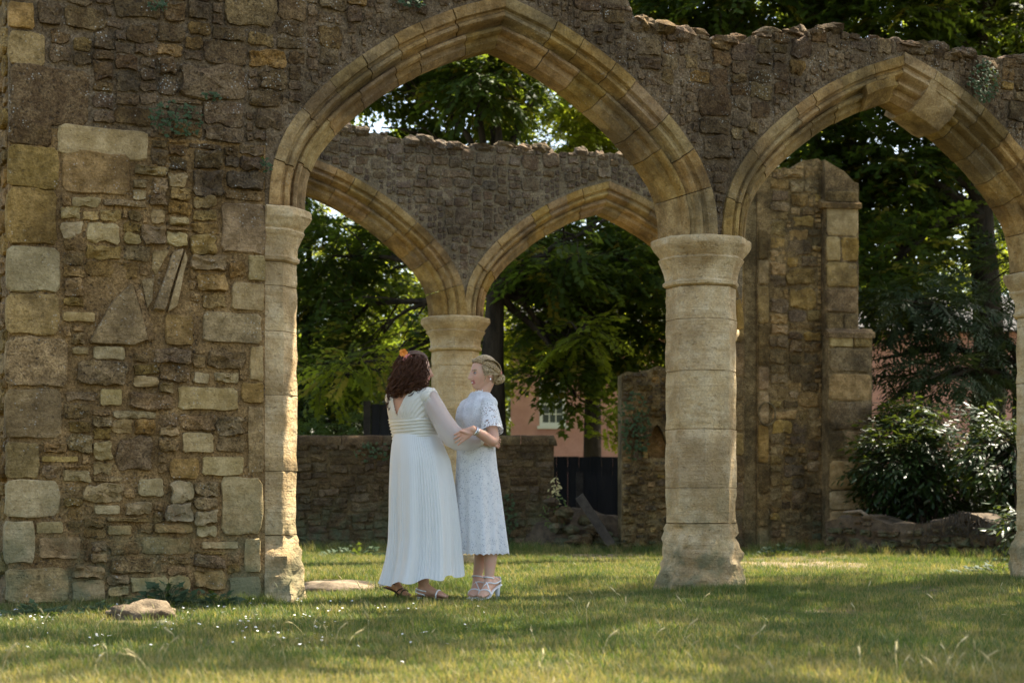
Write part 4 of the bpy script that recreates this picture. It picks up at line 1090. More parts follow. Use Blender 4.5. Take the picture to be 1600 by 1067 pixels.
def lawn():
    P = []; Rt = []; S = []
    y = 5.6
    def bare(x, y):
        px = 800 + x / y * F_PX; py = HOR + CAMZ * F_PX / y
        d = 1.0
        for (cx, cy_, rx, ry, k) in ((530, 912, 85, 10, .9), (1240, 880, 120, 14, .75), (930, 868, 80, 8, .7), (225, 962, 60, 16, .85)):
            if ((px - cx) / rx) ** 2 + ((py - cy_) / ry) ** 2 < 1: d = min(d, 1 - k)
        return d
    N = 0
    for i in range(150000):
        yy = 5.6 + 18.5 * nrs.rand() ** 1.6
        hw = yy * .33 + 1.7
        xx = nrs.uniform(-hw, hw)
        if nrs.rand() > bare(xx, yy): continue
        f = fbm(xx * .9, yy * .9, 7, 3)
        if f < -.35 and nrs.rand() < .55: continue
        P.append((xx, yy, gz(xx, yy))); Rt.append((nrs.normal(0, .12), nrs.normal(0, .12), nrs.uniform(0, 6.28)))
        S.append(nrs.uniform(.55, 1.1) * (1 + .5 * f) * (1.0 if yy < 13 else 1.15))
    o = scatter('lawn_grass', P, Rt, S, NG_GRASS, None, (0, 12, 0)); tag(o, 'short sunflecked lawn grass covering the ground', 'grass')
    P = []; Rt = []; S = []
    for i in range(2600):          # longer grass against walls and feet of columns
        k = nrs.rand()
        if k < .40: x, y = at(nrs.uniform(450, 1060), 0, 22.8).x, 22.9 - abs(nrs.normal(0, .7))
        elif k < .55: q = FRONT.P(nrs.uniform(-1.8, -.05), -.03 - abs(nrs.normal(0, .09)), 0); x, y = q.x, q.y
        elif k < .68: q = FRONT.P(3.3 + nrs.normal(0, .3), -.16 - abs(nrs.normal(0, .10)), 0); x, y = q.x, q.y
        elif k < .80: q = FT.P(nrs.uniform(-.3, 5.5), -.15 - abs(nrs.normal(0, .15)), 0); x, y = q.x, q.y
        elif k < .86: x, y = at(nrs.uniform(1170, 1330), 0, 21.8).x, 21.7 - abs(nrs.normal(0, .3))
        else: y = nrs.uniform(6, 13); x = nrs.uniform(-.32, .32) * y
        s_ = nrs.uniform(.45, 1.0) * (.55 if .40 <= k < .68 or k > .86 else 1)
        if k > .86 and nz(x * .6, y * .6, 2) < .05: continue
        P.append((x, y, gz(x, y))); Rt.append((nrs.normal(0, .15), nrs.normal(0, .15), nrs.uniform(0, 6.28))); S.append(s_)
    o = scatter('tall_grass', P, Rt, S, NG_TALL, None, (0, 12, 0)); tag(o, 'longer grass fringing the feet of the walls', 'grass')
lawn()
def daisies():
    mb = MB()
    for i in range(6):
        a = i * math.pi / 3; mb.add([(0, 0, .05), (.011 * math.cos(a - .4), .011 * math.sin(a - .4), .052), (.013 * math.cos(a), .013 * math.sin(a), .05), (.011 * math.cos(a + .4), .011 * math.sin(a + .4), .052)], [(0, 1, 2, 3)])
    mb.tube([(0, 0, -.01), (0, 0, .05)], .0012, 3, 1)
    ng = ng_for('daisy', [mb], [M['petal'], M['grass']]); P = []
    while len(P) < 420:
        px = nrs.uniform(-10, 760); py = 940 + abs(nrs.normal(0, 34)); Y = CAMZ * F_PX / (py - HOR)
        if nz(px / 90, py / 22, 5) < .0 or (px > 560 and nrs.rand() < .6): continue
        p = at(px, py, Y); P.append((p.x, p.y, gz(p.x, p.y) + nrs.uniform(-.01, .02)))
    o = scatter('daisies', P, [(nrs.normal(.25, .25), nrs.normal(0, .25), nrs.uniform(0, 6)) for p in P], [nrs.uniform(.4, .65) for p in P], ng, None, (0, 10, 0))
    tag(o, 'scattered small white daisies in the lawn at the left', 'daisies')
daisies()
def stalks():
    mbs = []
    for s in range(4):
        r_ = random.Random(200 + s); mb = MB(); h = .20; d = r_.uniform(.03, .09)
        pts = [Vector((d * t * t, 0, h * t)) for t in (0, .35, .7, .9)]
        mb.tube(pts, .0013, 3)
        e0 = pts[-1]; dr = Vector((.5 + d * 4, 0, .7)).normalized()
        mb.tube([e0, e0 + dr * .02, e0 + dr * .05, e0 + dr * .065], [.002, .006, .005, .001], 5)
        for i in range(14):
            b = e0 + dr * (.005 + .055 * i / 14); a = r_.uniform(0, 6.28); o_ = dr.orthogonal(); o_.rotate(Matrix.Rotation(a, 3, dr))
            q = b + dr * .045 + o_ * .014; s_ = dr.cross(o_) * .0008; mb.add([b - s_, b + s_, q], [(0, 1, 2)])
        mbs.append(mb)
    ng = ng_for('barley_grass', mbs, [M['straw']]); P = []
    while len(P) < 110:
        y = 6.0 + 6.5 * nrs.rand() ** 1.8; x = nrs.uniform(-.33, .33) * y
        if nz(x * .8, y * .8, 12) < -.05: continue
        P.append((x, y, gz(x, y)))
    o = scatter('barley_grass', P, [(nrs.normal(0, .2), nrs.normal(0, .2), nrs.uniform(0, 6.28)) for p in P], [nrs.uniform(.4, .8) for p in P], ng, None, (0, 8, 0))
    tag(o, 'dry barley grass seed heads standing in the near lawn', 'grass')
stalks()
#PEOPLE#
# ------------------------------------------------------------------ people
def mat_skin(name, base, red, rough=0.5):
    m = NT(name); p = m.pos(); a = m.noise(p, 14, 4)
    c = m.mix(m.ramp(a, .35, .7), base, red)
    return m.done(m.bsdf(c, rough, m.bump(m.noise(p, 180, 3), .12, .003), .35, **{'Subsurface Weight': .12, 'Subsurface Radius': (.02, .008, .005), 'Subsurface Scale': .4}))
M['skin_a'] = mat_skin('tan_skin', (.46, .26, .17), (.50, .25, .16))
M['skin_b'] = mat_skin('fair_skin', (.58, .35, .24), (.62, .32, .22))
M['lip'] = mat_plain('lip', (.42, .13, .11), (.46, .16, .13), 40, .45, 0)
M['teeth'] = mat_plain('teeth', (.78, .75, .68), (.8, .78, .72), 40, .3, 0)
M['eyewhite'] = mat_plain('eye_white', (.42, .40, .38), (.45, .43, .4), 40, .4, 0)
M['iris'] = mat_plain('eye_iris', (.03, .03, .03), (.06, .05, .04), 40, .2, 0)
def mat_hair(name, c0, c1, rough=.38, spec=.5):
    m = NT(name); p = m.pos(); a = m.ramp(m.noise(p, 190, 2), .35, .65); c = m.mix(a, c0, c1)
    return m.done(m.bsdf(c, rough, m.bump(m.noise(p, 160, 3), .5, .004), spec))
M['hair_a'] = mat_hair('dark_brown_hair', (.026, .011, .006), (.105, .042, .020), .5, .15)
M['hair_b'] = mat_hair('blonde_hair', (.13, .075, .03), (.50, .36, .19), .42, .35)
def mat_cloth(name, col, trans=.25, sheer=0.0, bumpk=.15):
    m = NT(name); p = m.pos(); nrm = m.bump(m.noise(p, 300, 3), bumpk, .002)
    d = m.bsdf(col, .75, nrm, .2)
    t = m.n('ShaderNodeBsdfTranslucent', {'Color': tuple(col) + (1,)}).outputs[0]
    s = m.n('ShaderNodeMixShader', {0: trans, 1: d, 2: t}).outputs[0]
    if sheer:
        tr_ = m.n('ShaderNodeBsdfTransparent').outputs[0]
        s = m.n('ShaderNodeMixShader', {0: sheer, 1: s, 2: tr_}).outputs[0]
    return m.done(s)
M['ivory'] = mat_cloth('ivory_chiffon', (.80, .76, .66))
M['skirt_a'] = mat_cloth('white_pleated_chiffon', (.80, .80, .77), .22)
M['sheer'] = mat_cloth('sheer_white_chiffon', (.82, .79, .76), .45, .38)
def mat_lace(name, holes=0.0, scale=70):
    m = NT(name); p = m.pos()
    wv = m.n('ShaderNodeVectorMath', {0: p, 1: m.n('ShaderNodeVectorMath', {0: m.n('ShaderNodeTexNoise', {'Vector': p, 'Scale': 18.0, 'Detail': 2.0}).outputs['Color'], 1: (.05, .05, .05)}, operation='MULTIPLY').outputs[0]}, operation='ADD').outputs[0]
    e = m.n('ShaderNodeTexVoronoi', {'Vector': wv, 'Scale': scale}, feature='DISTANCE_TO_EDGE').outputs['Distance']
    e2 = m.n('ShaderNodeTexVoronoi', {'Vector': wv, 'Scale': scale * .42}, feature='DISTANCE_TO_EDGE').outputs['Distance']
    hole = m.math('MULTIPLY', m.ramp(e, .14, .26), m.ramp(m.noise(p, 26, 3), .40, .52))
    line = m.math('SUBTRACT', 1.0, m.ramp(e2, .02, .07))
    c = m.mix(hole, (.82, .82, .82), (.50, .52, .56)); c = m.mix(line, c, (.85, .85, .85))
    d = m.bsdf(c, .8, m.bump(m.math('SUBTRACT', line, hole), .6, .004), .2)
    t = m.n('ShaderNodeBsdfTranslucent', {'Color': (.8, .8, .8, 1)}).outputs[0]
    s = m.n('ShaderNodeMixShader', {0: .18, 1: d, 2: t}).outputs[0]
    if holes:
        s = m.n('ShaderNodeMixShader', {0: m.math('MULTIPLY', hole, holes), 1: s, 2: m.n('ShaderNodeBsdfTransparent').outputs[0]}).outputs[0]
    return m.done(s)
M['lace'] = mat_lace('white_floral_lace', 0, 75)
M['lace_top'] = mat_lace('white_fine_lace', 0, 120)
M['lace_open'] = mat_lace('open_white_lace', .85, 60)
M['shoe_w'] = mat_plain('white_shoe_leather', (.72, .72, .70), (.78, .78, .76), 30, .4, 0)
M['shoe_g'] = mat_plain('tan_shoe_sole', (.20, .12, .06), (.28, .17, .09), 30, .6, 0)
M['shoe_d'] = mat_plain('dark_shoe_strap', (.05, .03, .02), (.09, .05, .03), 30, .5, 0)
M['silver'] = mat_plain('silver_bracelet', (.6, .58, .55), (.7, .68, .65), 60, .25, 0, .5, (1, 1, 1), Metallic=1.0)
M['orange'] = mat_plain('orange_petal', (.75, .20, .03), (.80, .30, .05), 60, .6, 0)
M['coral'] = mat_plain('coral_petal', (.75, .22, .20), (.80, .32, .26), 60, .6, 0)

class Ori:
    """local frame: f forward, l to the person's left, z up"""
    def __init__(s, c, yaw, tilt=0.0):
        s.c = Vector(c); s.f = Vector((math.cos(R(yaw)), math.sin(R(yaw)), 0)); s.l = Vector((-s.f.y, s.f.x, 0)); s.z = Vector((0, 0, 1))
        if tilt:
            q = Matrix.Rotation(R(tilt), 3, s.l); s.f = q @ s.f; s.z = q @ s.z
    def P(s, f, l, z): return s.c + s.f * f + s.l * l + s.z * z
    def inv(s, p): d = Vector(p) - s.c; return d.dot(s.f), d.dot(s.l), d.dot(s.z)

def rings_torso(rings, n=28):
    out = []
    for (cx, cy_, z, hw, hd, yaw) in rings:
        f = Vector((math.cos(R(yaw)), math.sin(R(yaw)), 0)); l = Vector((-f.y, f.x, 0)); r_ = []
        for j in range(n):
            a = 2 * math.pi * j / n; ca, sa = math.cos(a), math.sin(a)
            r_.append(Vector((cx, cy_, z)) + f * (hd * math.copysign(abs(ca) ** .85, ca)) + l * (hw * math.copysign(abs(sa) ** .85, sa)))
        out.append(r_)
    return out
def ellipsoid(mb, c, r, o, n=14, m=10):
    V = []; Fc = []
    for i in range(m + 1):
        th = math.pi * i / m
        for j in range(n):
            ph = 2 * math.pi * j / n; V.append(Vector(c) + o.f * (r[0] * math.sin(th) * math.cos(ph)) + o.l * (r[1] * math.sin(th) * math.sin(ph)) + o.z * (r[2] * math.cos(th)))
    for i in range(m):
        for j in range(n):
            a = i * n + j; b = i * n + (j + 1) % n; Fc.append((a, a + n, b + n, b))
    mb.add(V, Fc)
def smooth(pts, k=5): 
    P = [Vector(p) for p in pts]; out = []
    Q = [P[0] * 2 - P[1]] + P + [P[-1] * 2 - P[-2]]
    for i in range(1, len(Q) - 2):
        for j in range(k):
            t = j / k; p0, p1, p2, p3 = Q[i - 1], Q[i], Q[i + 1], Q[i + 2]
            out.append(.5 * ((p1 * 2) + (p2 - p0) * t + (p0 * 2 - p1 * 5 + p2 * 4 - p3) * t * t + (p1 * 3 - p0 - p2 * 3 + p3) * t ** 3))
    out.append(P[-1]); return out
def limb(mb, pts, rad, n=16, k=5):
    P = smooth(pts, k); m = len(P); rr = [float(np.interp(i / (m - 1) * (len(rad) - 1), range(len(rad)), rad)) for i in range(m)]
    mb.tube(P, rr, n)
    o = Ori((0, 0, 0), 0)
    ellipsoid(mb, P[0], (rr[0],) * 3, o); ellipsoid(mb, P[-1], (rr[-1],) * 3, o)

def head_local(d):
    x, y, z = d.x * .098, d.y * .076, d.z * .118
    lo = max(0.0, -d.z)
    y *= 1 - .42 * lo ** 1.4
    if d.x < 0: x *= 1 - .5 * lo
    x += .040 * lo ** 2 * (1 if d.x > -.4 else .6)
    if d.x > .15:
        w_ = min(1, (d.x - .15) / .35)
        gy = math.exp(-(y / .0115) ** 2)
        x += w_ * gy * float(np.interp(z, [-.056, -.047, -.038, -.022, .0, .022], [0, .010, .036, .026, .013, .002]))
        x -= w_ * .008 * math.exp(-((abs(y) - .031) / .015) ** 2 - (z / .011) ** 2)
        x += w_ * .003 * math.exp(-((abs(y) - .028) / .022) ** 2 - ((z - .018) / .007) ** 2)
        x += w_ * .005 * math.exp(-((abs(y) - .036) / .016) ** 2 - ((z + .028) / .016) ** 2)
        zc = -.064 + .22 * abs(y)
        x += w_ * .007 * math.exp(-(y / .022) ** 2) * (math.exp(-((z - zc - .006) / .006) ** 2) + math.exp(-((z - zc + .007) / .007) ** 2))
        x += w_ * .008 * math.exp(-(y / .02) ** 2 - ((z + .100) / .013) ** 2)
    return x, y, z
def head(mb, o, sc=1.0, n=56, m=56):
    V = []; Fc = []
    for i in range(m + 1):
        th = math.pi * i / m
        for j in range(n):
            ph = 2 * math.pi * j / n
            x, y, z = head_local(Vector((math.sin(th) * math.cos(ph), math.sin(th) * math.sin(ph), math.cos(th)))); V.append(o.P(x * sc, y * sc, z * sc))
    for i in range(m):
        for j in range(n):
            a = i * n + j; b = i * n + (j + 1) % n; Fc.append((a, a + n, b + n, b))
    mb.add(V, Fc)
    for s_ in (-1, 1):
        ellipsoid(mb, o.P(-.012, s_ * .075, -.008), (.017, .009, .030), o, 10, 8)

def hand(mb, wr, d, back, side, curl=.5, spread=.10, s=.95, thumb=None):
    """palm, four bent fingers and a thumb; side +1 puts the thumb towards d x back"""
    d = Vector(d).normalized(); b = Vector(back); b = (b - d * b.dot(d)).normalized(); t = d.cross(b) * side
    wr = Vector(wr); rings = []
    for k, (q, hw, ht) in enumerate(((-.02, .024, .018), (.02, .032, .016), (.055, .040, .014), (.088, .039, .011))):
        rings.append([wr + d * (q * s) + t * (hw * s * math.cos(2 * math.pi * j / 14)) + b * (ht * s * math.sin(2 * math.pi * j / 14)) for j in range(14)])
    if (rings[0][1] - rings[0][0]).cross(rings[1][0] - rings[0][0]).dot(rings[0][0] - wr) > 0: pass
    mb.loft(rings if side < 0 else [r_[::-1] for r_ in rings])
    for k, (lat, L, sp) in enumerate(((.030, .070, .9), (.010, .079, .3), (-.011, .073, -.3), (-.030, .057, -1.0))):
        p = wr + d * (.080 * s) + t * (lat * s); pts = [p]; dd = (d + t * (spread * sp)).normalized(); a = 0
        for q, c in ((.45, .25), (.32, .55), (.23, .4)):
            a = curl * c; ax = t * side
            dd = (dd - b * a).normalized(); p = p + dd * (L * q * s); pts.append(p)
        mb.tube(smooth(pts, 3), [.0092 * s - .0026 * s * i / 9 for i in range(10)], 10)
    th = Vector(thumb).normalized() if thumb is not None else (d * .7 + t * .7 - b * .2).normalized()
    p0 = wr + d * (.018 * s) + t * (.022 * s); p1 = p0 + (th + t * .3).normalized() * (.038 * s); p2 = p1 + th * (.030 * s); p3 = p2 + (th + d * .4).normalized() * (.024 * s)
    mb.tube(smooth([p0, p1, p2, p3], 3), [.013 * s, .0125 * s, .012 * s, .011 * s, .0105 * s, .010 * s, .0095 * s, .009 * s, .0085 * s, .007 * s], 10)

def remesh(mb, voxel, it=2):
    me = bpy.data.meshes.new('tmp'); me.from_pydata([tuple(p) for p in mb.v], [], mb.f); me.update()
    bm = bmesh.new(); bm.from_mesh(me); bmesh.ops.recalc_face_normals(bm, faces=bm.faces); bm.to_mesh(me); bm.free()
    o = bpy.data.objects.new('tmp', me); COL.objects.link(o)
    md = o.modifiers.new('r', 'REMESH'); md.mode = 'VOXEL'; md.voxel_size = voxel
    ms = o.modifiers.new('s', 'SMOOTH'); ms.iterations = it; ms.factor = .5
    dg = bpy.context.evaluated_depsgraph_get(); ev = o.evaluated_get(dg); m2 = bpy.data.meshes.new_from_object(ev)
    V = [v.co.copy() for v in m2.vertices]; Nn = [v.normal.copy() for v in m2.vertices]; Fc = [tuple(p.vertices) for p in m2.polygons]
    bpy.data.objects.remove(o); bpy.data.meshes.remove(me); bpy.data.meshes.remove(m2)
    return V, Nn, Fc
def cloth(name, src, pred, off, mat, parent, fold=None):
    V, Nn, Fc = src; keep = [pred(v) for v in V]; fs = [f for f in Fc if all(keep[i] for i in f)]
    used = sorted({i for f in fs for i in f}); mp = {i: k for k, i in enumerate(used)}
    P = [V[i] + Nn[i] * (off + (fold(V[i]) if fold else 0)) for i in used]
    return link_mesh(name, P, [tuple(mp[i] for i in f) for f in fs], mat, parent)
def skirt(name, tab, Yc, dep, mat, parent, n, pleats, amp, hem=None, rows=46, lobes=7):
    """tab: (py, px_left, px_right) silhouettes from waist to hem"""
    pys = [t[0] for t in tab]; V = []; Fc = []
    for i in range(rows + 1):
        t = i / rows; py = pys[0] + (pys[-1] - pys[0]) * t
        L, R_ = np.interp(py, pys, [q[1] for q in tab]), np.interp(py, pys, [q[2] for q in tab])
        c = at((L + R_) / 2, py, Yc); hw = (R_ - L) / 2 * Yc / F_PX
        for j in range(n):
            a = 2 * math.pi * j / n; g = min(1, t * 2.0)
            k = amp * (.25 + .75 * g) * math.cos(pleats * a + 2.2 * math.sin(3 * a + 1) + 1.4 * math.sin(7 * a)) * (.6 + .4 * math.sin(5 * a + 2))
            k += (.020 * t ** 1.1) * (math.cos(lobes * a + 1.1) + .6 * math.cos((lobes * 2 + 1) * a + 2.0 + t))
            x = (hw + k) * math.cos(a); y = (hw * dep + k) * math.sin(a); z = 0
            if hem: z = hem(a, math.cos(a)) * t ** 3
            V.append((c.x + x, c.y + y, c.z + z))
    for i in range(rows):
        for j in range(n):
            a = i * n + j; b = i * n + (j + 1) % n; Fc.append((a, a + n, b + n, b))
    return link_mesh(name, V, Fc, mat, parent)
def paint_face(o, V, Fc, body_o):
    idx = []
    for f in Fc:
        c = sum((V[i] for i in f), Vector()) / len(f); x, y, z = o.inv(c); m = 0
        if x > .055 and abs(y) < .05 and -.09 < z < .03:
            zc = -.064 + .22 * abs(y)
            if abs(y) < .014 and abs(z - zc) < .0028: m = 2
            elif abs(y) < .026 and abs(z - zc) < .0125: m = 1
            elif .014 < abs(y) < .044 and abs(z - .0195 + .0 * y) < .0046: m = 3
        idx.append(m)
    body_o.data.polygons.foreach_set('material_index', idx)
def eyes(o, parent):
    for s_ in (-1, 1):
        mb = MB(); ellipsoid(mb, o.P(.0775, s_ * .031, .0), (.0105, .0125, .0055), o, 12, 8); k = len(mb.f)
        ellipsoid(mb, o.P(.0845, s_ * .031, .0), (.006, .0055, .0058), o, 10, 6); mb.m[k:] = [1] * (len(mb.f) - k)
        e = mb.build('eye', [M['eyewhite'], M['iris']], parent)
        mb = MB(); mb.tube([o.P(.086 - .35 * abs(q) ** 2 * 40, s_ * .031 + q, .0075 - 9 * q * q) for q in np.linspace(-.015, .015, 7)], .0018, 5); mb.build('eyelash', M['iris'], e)
def foot(mb, ank, heel, ball, toe, w_=.036):
    o = Ori((0, 0, 0), 0)
    limb(mb, [ank, Vector(ank).lerp(Vector(heel), .75)], [.034, .030], 12, 3)
    ellipsoid(mb, Vector(heel) + Vector((0, 0, .022)), (.028, .028, .024), o)
    d = (Vector(toe) - Vector(heel)); d.z = 0; d.normalize(); s_ = Vector((-d.y, d.x, 0))
    P = smooth([Vector(ank) + Vector((0, 0, -.01)), Vector(ank).lerp(Vector(ball), .55) + Vector((0, 0, -.002)), Vector(ball) + Vector((0, 0, .022)), Vector(toe) + Vector((0, 0, .012))], 4)
    mb.tube(P, [(float(np.interp(i, [0, 4, 8, 12], [.034, .028, .021, .010])), float(np.interp(i, [0, 4, 8, 12], [.030, .031, .041, .030]))) for i in range(len(P))], 14, flat=(0, 0, 1))
    P = [Vector(heel) + Vector((0, 0, .016)), Vector(heel).lerp(Vector(ball), .5) + Vector((0, 0, .024)), Vector(ball) + Vector((0, 0, .018))]
    mb.tube(smooth(P, 3), .023, 12)
def sandal(parent, ank, heel, ball, toe, msole, mstrap, heel_h, strap_pts):
    d = (Vector(toe) - Vector(heel)); d.z = 0; d.normalize(); s_ = Vector((-d.y, d.x, 0)); mb = MB()
    P = smooth([Vector(heel) - d * .03, Vector(heel).lerp(Vector(ball), .5) + Vector((0, 0, .004)), Vector(ball), Vector(toe) + d * .012], 4)
    mb.tube([p - Vector((0, 0, .006)) for p in P], [(.006, float(np.interp(i, [0, 4, 8, 12], [.028, .030, .044, .026]))) for i in range(len(P))], 12, flat=(0, 0, 1))
    sd_ = mb.build('sandal', msole, parent)
    if heel_h > .02:
        mb = MB(); mb.tube([Vector(heel) - Vector((0, 0, .004)) - d * .008, Vector((heel[0], heel[1], gz(heel[0], heel[1]))) - d * .012], [.022, .009], 10); mb.build('heel', mstrap, sd_)
    for kind, p, r_ in strap_pts:
        mb = MB()
        if kind == 'ring':       # round the ankle or foot, radius (across, along)
            ax = Vector(p[1]).normalized(); a0 = s_; a1 = ax.cross(s_).normalized()
            mb.tube([Vector(p[0]) + a0 * (r_[0] * math.cos(q)) + a1 * (r_[1] * math.sin(q)) for q in np.linspace(0, 2 * math.pi, 19)], .0048, 6, caps=False)
        else: mb.tube(smooth(p, 4), .0048, 6)
        mb.build('strap', mstrap, sd_)

# ---- the woman seen from behind -----------------------------------------
YA = 11.42
def pa(px, py, dy=0.0): return at(px, py, YA + dy)
GA = gz(-.6, 11.4)
A = empty('person', (pa(655, 0).x, YA, 0), 'woman with dark curly hair in a long pleated white dress seen from behind', 'person')
yA = 46
def ta(px, z, hw, hd, yaw=yA, dy=0): return (pa(px, 0).x, YA + dy, z, hw, hd, yaw)
torsoA = [ta(657, .80, .12, .10), ta(657, .90, .14, .115), ta(653, 1.0, .15, .115), ta(648, 1.09, .145, .112), ta(645, 1.17, .150, .115), ta(643, 1.26, .162, .124), ta(642, 1.33, .176, .112), ta(642, 1.375, .168, .092), ta(643, 1.41, .105, .072), ta(645, 1.435, .060, .058)]
hA = Ori(pa(649, 577, .02), 14, 3)
tA = MB(); tA.loft(rings_torso(torsoA))
srcA_mb = MB(); srcA_mb.loft(rings_torso(torsoA))
shR = Vector((pa(660, 0).x - .0, YA - .10, 1.355)); shL = Vector((pa(642, 0).x - .105, YA + .125, 1.355))
oA = Ori((pa(643, 0).x, YA, 1.36), yA)
shR = oA.P(0, -.165, -.005); shL = oA.P(0, .165, -.005)
for sh_ in (shR, shL):
    for mb_ in (tA, srcA_mb): ellipsoid(mb_, sh_, (.058, .058, .052), oA)
elR, wrR = pa(709, 672, -.16), pa(752, 690, -.02)
elL, wrL = pa(705, 672, .30), pa(752, 684, .26)
limb(tA, [shR, shR.lerp(elR, .5) + Vector((.0, 0, -.01)), elR, elR.lerp(wrR, .5), wrR], [.052, .047, .040, .036, .025])
limb(tA, [shL, shL.lerp(elL, .5), elL, elL.lerp(wrL, .5), wrL], [.052, .047, .040, .036, .025])
hand(tA, wrR, (.85, .35, -.05), (.1, -.7, .7), -1, .6, .1, .95)
hand(tA, wrL, (.9, -.2, -.05), (.1, .7, .7), 1, .6, .1, .95)
limb(tA, [pa(645, 0, 0) * 1 + Vector((0, 0, 1.42 - pa(645, 0).z)), hA.P(-.02, 0, -.06)], [.055, .052], 16, 4)
head(tA, hA)
# legs under the skirt
kR, aR = Vector((pa(662, 0).x, YA - .02, .50)), pa(662, 913, -.06)
kL, aL = Vector((pa(636, 0).x, YA + .14, .50)), pa(615, 903, .10)
limb(tA, [Vector((pa(664, 0).x, YA - .06, .86)), kR, kR.lerp(aR, .45) + Vector((-.02, 0, 0)), aR], [.065, .052, .050, .036])
limb(tA, [Vector((pa(646, 0).x, YA + .07, .86)), kL, kL.lerp(aL, .45) + Vector((-.02, 0, 0)), aL], [.065, .052, .050, .036])
fR = dict(ank=aR, heel=pa(657, 929, -.06), ball=pa(688, 933, -.10), toe=pa(699, 935, -.115))
fL = dict(ank=aL, heel=pa(608, 916, .11), ball=pa(629, 930, .06), toe=pa(640, 933, .04))
foot(tA, **fR); foot(tA, **fL)
VA, NA, FA = remesh(tA, .0045)
bodyA = link_mesh('body', VA, FA, [M['skin_a'], M['lip'], M['teeth'], M['hair_a']], A)
paint_face(hA, VA, FA, bodyA); eyes(hA, A)
srcA = remesh(srcA_mb, .0065, 8)
def bodA(p):
    f, l, z = oA.inv(p); z += 1.36
    if z < 1.10 or z > 1.432: return False
    if abs(l) > .212: return False
    if f < .03 and abs(l) < (z - 1.235) * .46: return False
    if f >= .03 and abs(l) < (z - 1.27) * .5: return False
    return True
def foldA(p):
    f, l, z = oA.inv(p)
    return .0028 * math.sin((l * 1.0 + z * .55) * 330) + .002 * nz(p.x * 30, p.y * 30, p.z * 30)
cloth('bodice', srcA, bodA, .010, M['ivory'], A, foldA)
def sash(p): z = p.z; return 1.075 < z < 1.215 and abs(oA.inv(p)[1]) < .2
cloth('sash', srcA, sash, .017, M['ivory'], A, lambda p: .0045 * math.sin(p.z * 290 + 3.0 * nz(p.x * 6, p.y * 6, 1) + oA.inv(p)[1] * 10) + .003 * nz(p.x * 20, p.y * 20, p.z * 30))
def hemA(a, c): return -.035 * (c < 0) * abs(c) + .03 * max(0, c) + .012 * math.cos(9 * a)
skA = skirt('skirt', [(679, 615, 686), (695, 612, 693), (720, 610, 703), (760, 609, 709), (800, 609, 713), (840, 608, 716), (870, 604, 718), (890, 599, 719), (905, 594, 720)], YA, .98, M['skirt_a'], A, 504, 84, .0035, hemA)
def sleeve(name, path, rad, mat, parent, gather=.10, n=40, ell=1.0):
    P = smooth(path, 6); m = len(P); mb = MB(); rr = []
    rr = [float(np.interp(i / (m - 1) * (len(rad) - 1), range(len(rad)), rad)) for i in range(m)]
    mb.tube(P, rr, n, caps=False)
    V = []
    for i, p in enumerate(mb.v):
        c = P[i // n]; d = Vector(p) - c; j = i % n; t = (i // n) / (m - 1)
        k = 1 + gather * (.3 + .7 * abs(2 * t - 1)) * .35 * math.sin(j * 2 * math.pi / n * 9 + 2 * t) + .06 * nz(p[0] * 16, p[1] * 16, p[2] * 16)
        V.append(c + d * k + Vector((0, 0, -.012 * math.sin(math.pi * t) * (1 if d.z < 0 else .2))))
    return link_mesh(name, V, mb.f, mat, parent)
sleeve('sleeve', [oA.P(0, -.150, .018), shR.lerp(elR, .45) + Vector((0, -.01, -.025)), elR + Vector((0, -.005, -.035)), elR.lerp(wrR, .5) + Vector((0, 0, -.03)), wrR + Vector((-.01, 0, 0))], [.062, .066, .070, .064, .033], M['sheer'], A)
sleeve('sleeve', [oA.P(0, .150, .018), shL.lerp(elL, .45) + Vector((0, 0, -.025)), elL + Vector((0, 0, -.035)), elL.lerp(wrL, .5) + Vector((0, 0, -.03)), wrL + Vector((-.01, 0, 0))], [.062, .066, .070, .064, .033], M['sheer'], A)
mb = MB(); mb.tube([wrR + (elR - wrR).normalized() * q for q in (.0, .03)], [.036, .037], 20); mb.build('cuff', M['ivory'], A)
# curly hair
mbH = MB(); V = []; n, m_ = 40, 30; keepf = []
capm = MB(); head(capm, hA, 1.0, 40, 40)
capsrc = ([Vector(p) for p in capm.v], [(Vector(p) - hA.c).normalized() for p in capm.v], capm.f)
def scalpA(p):
    x, y, z = hA.inv(p)
    return (z > .055 and x < .075) or (x < .035 and z > -.01) or (x < -.02 and z > -.08)
hairA = cloth('hair', capsrc, scalpA, .010, M['hair_a'], A, lambda p: .004 * nz(p.x * 60, p.y * 60, p.z * 60))
def curl(mb, P, r0, amp, turns, ph):
    P = smooth(P, 9); k = len(P); out = []
    for i, p in enumerate(P):
        t = i / (k - 1); d = (P[min(i + 1, k - 1)] - P[max(i - 1, 0)]).normalized(); u = d.orthogonal().normalized(); v = d.cross(u)
        a = ph + turns * 2 * math.pi * t; A_ = amp * min(1, t * 2.2)
        out.append(p + u * (A_ * math.cos(a)) + v * (A_ * math.sin(a)))
    mb.tube(out, [r0 * (1 - .55 * i / (k - 1)) for i in range(k)], 4)
mb = MB()
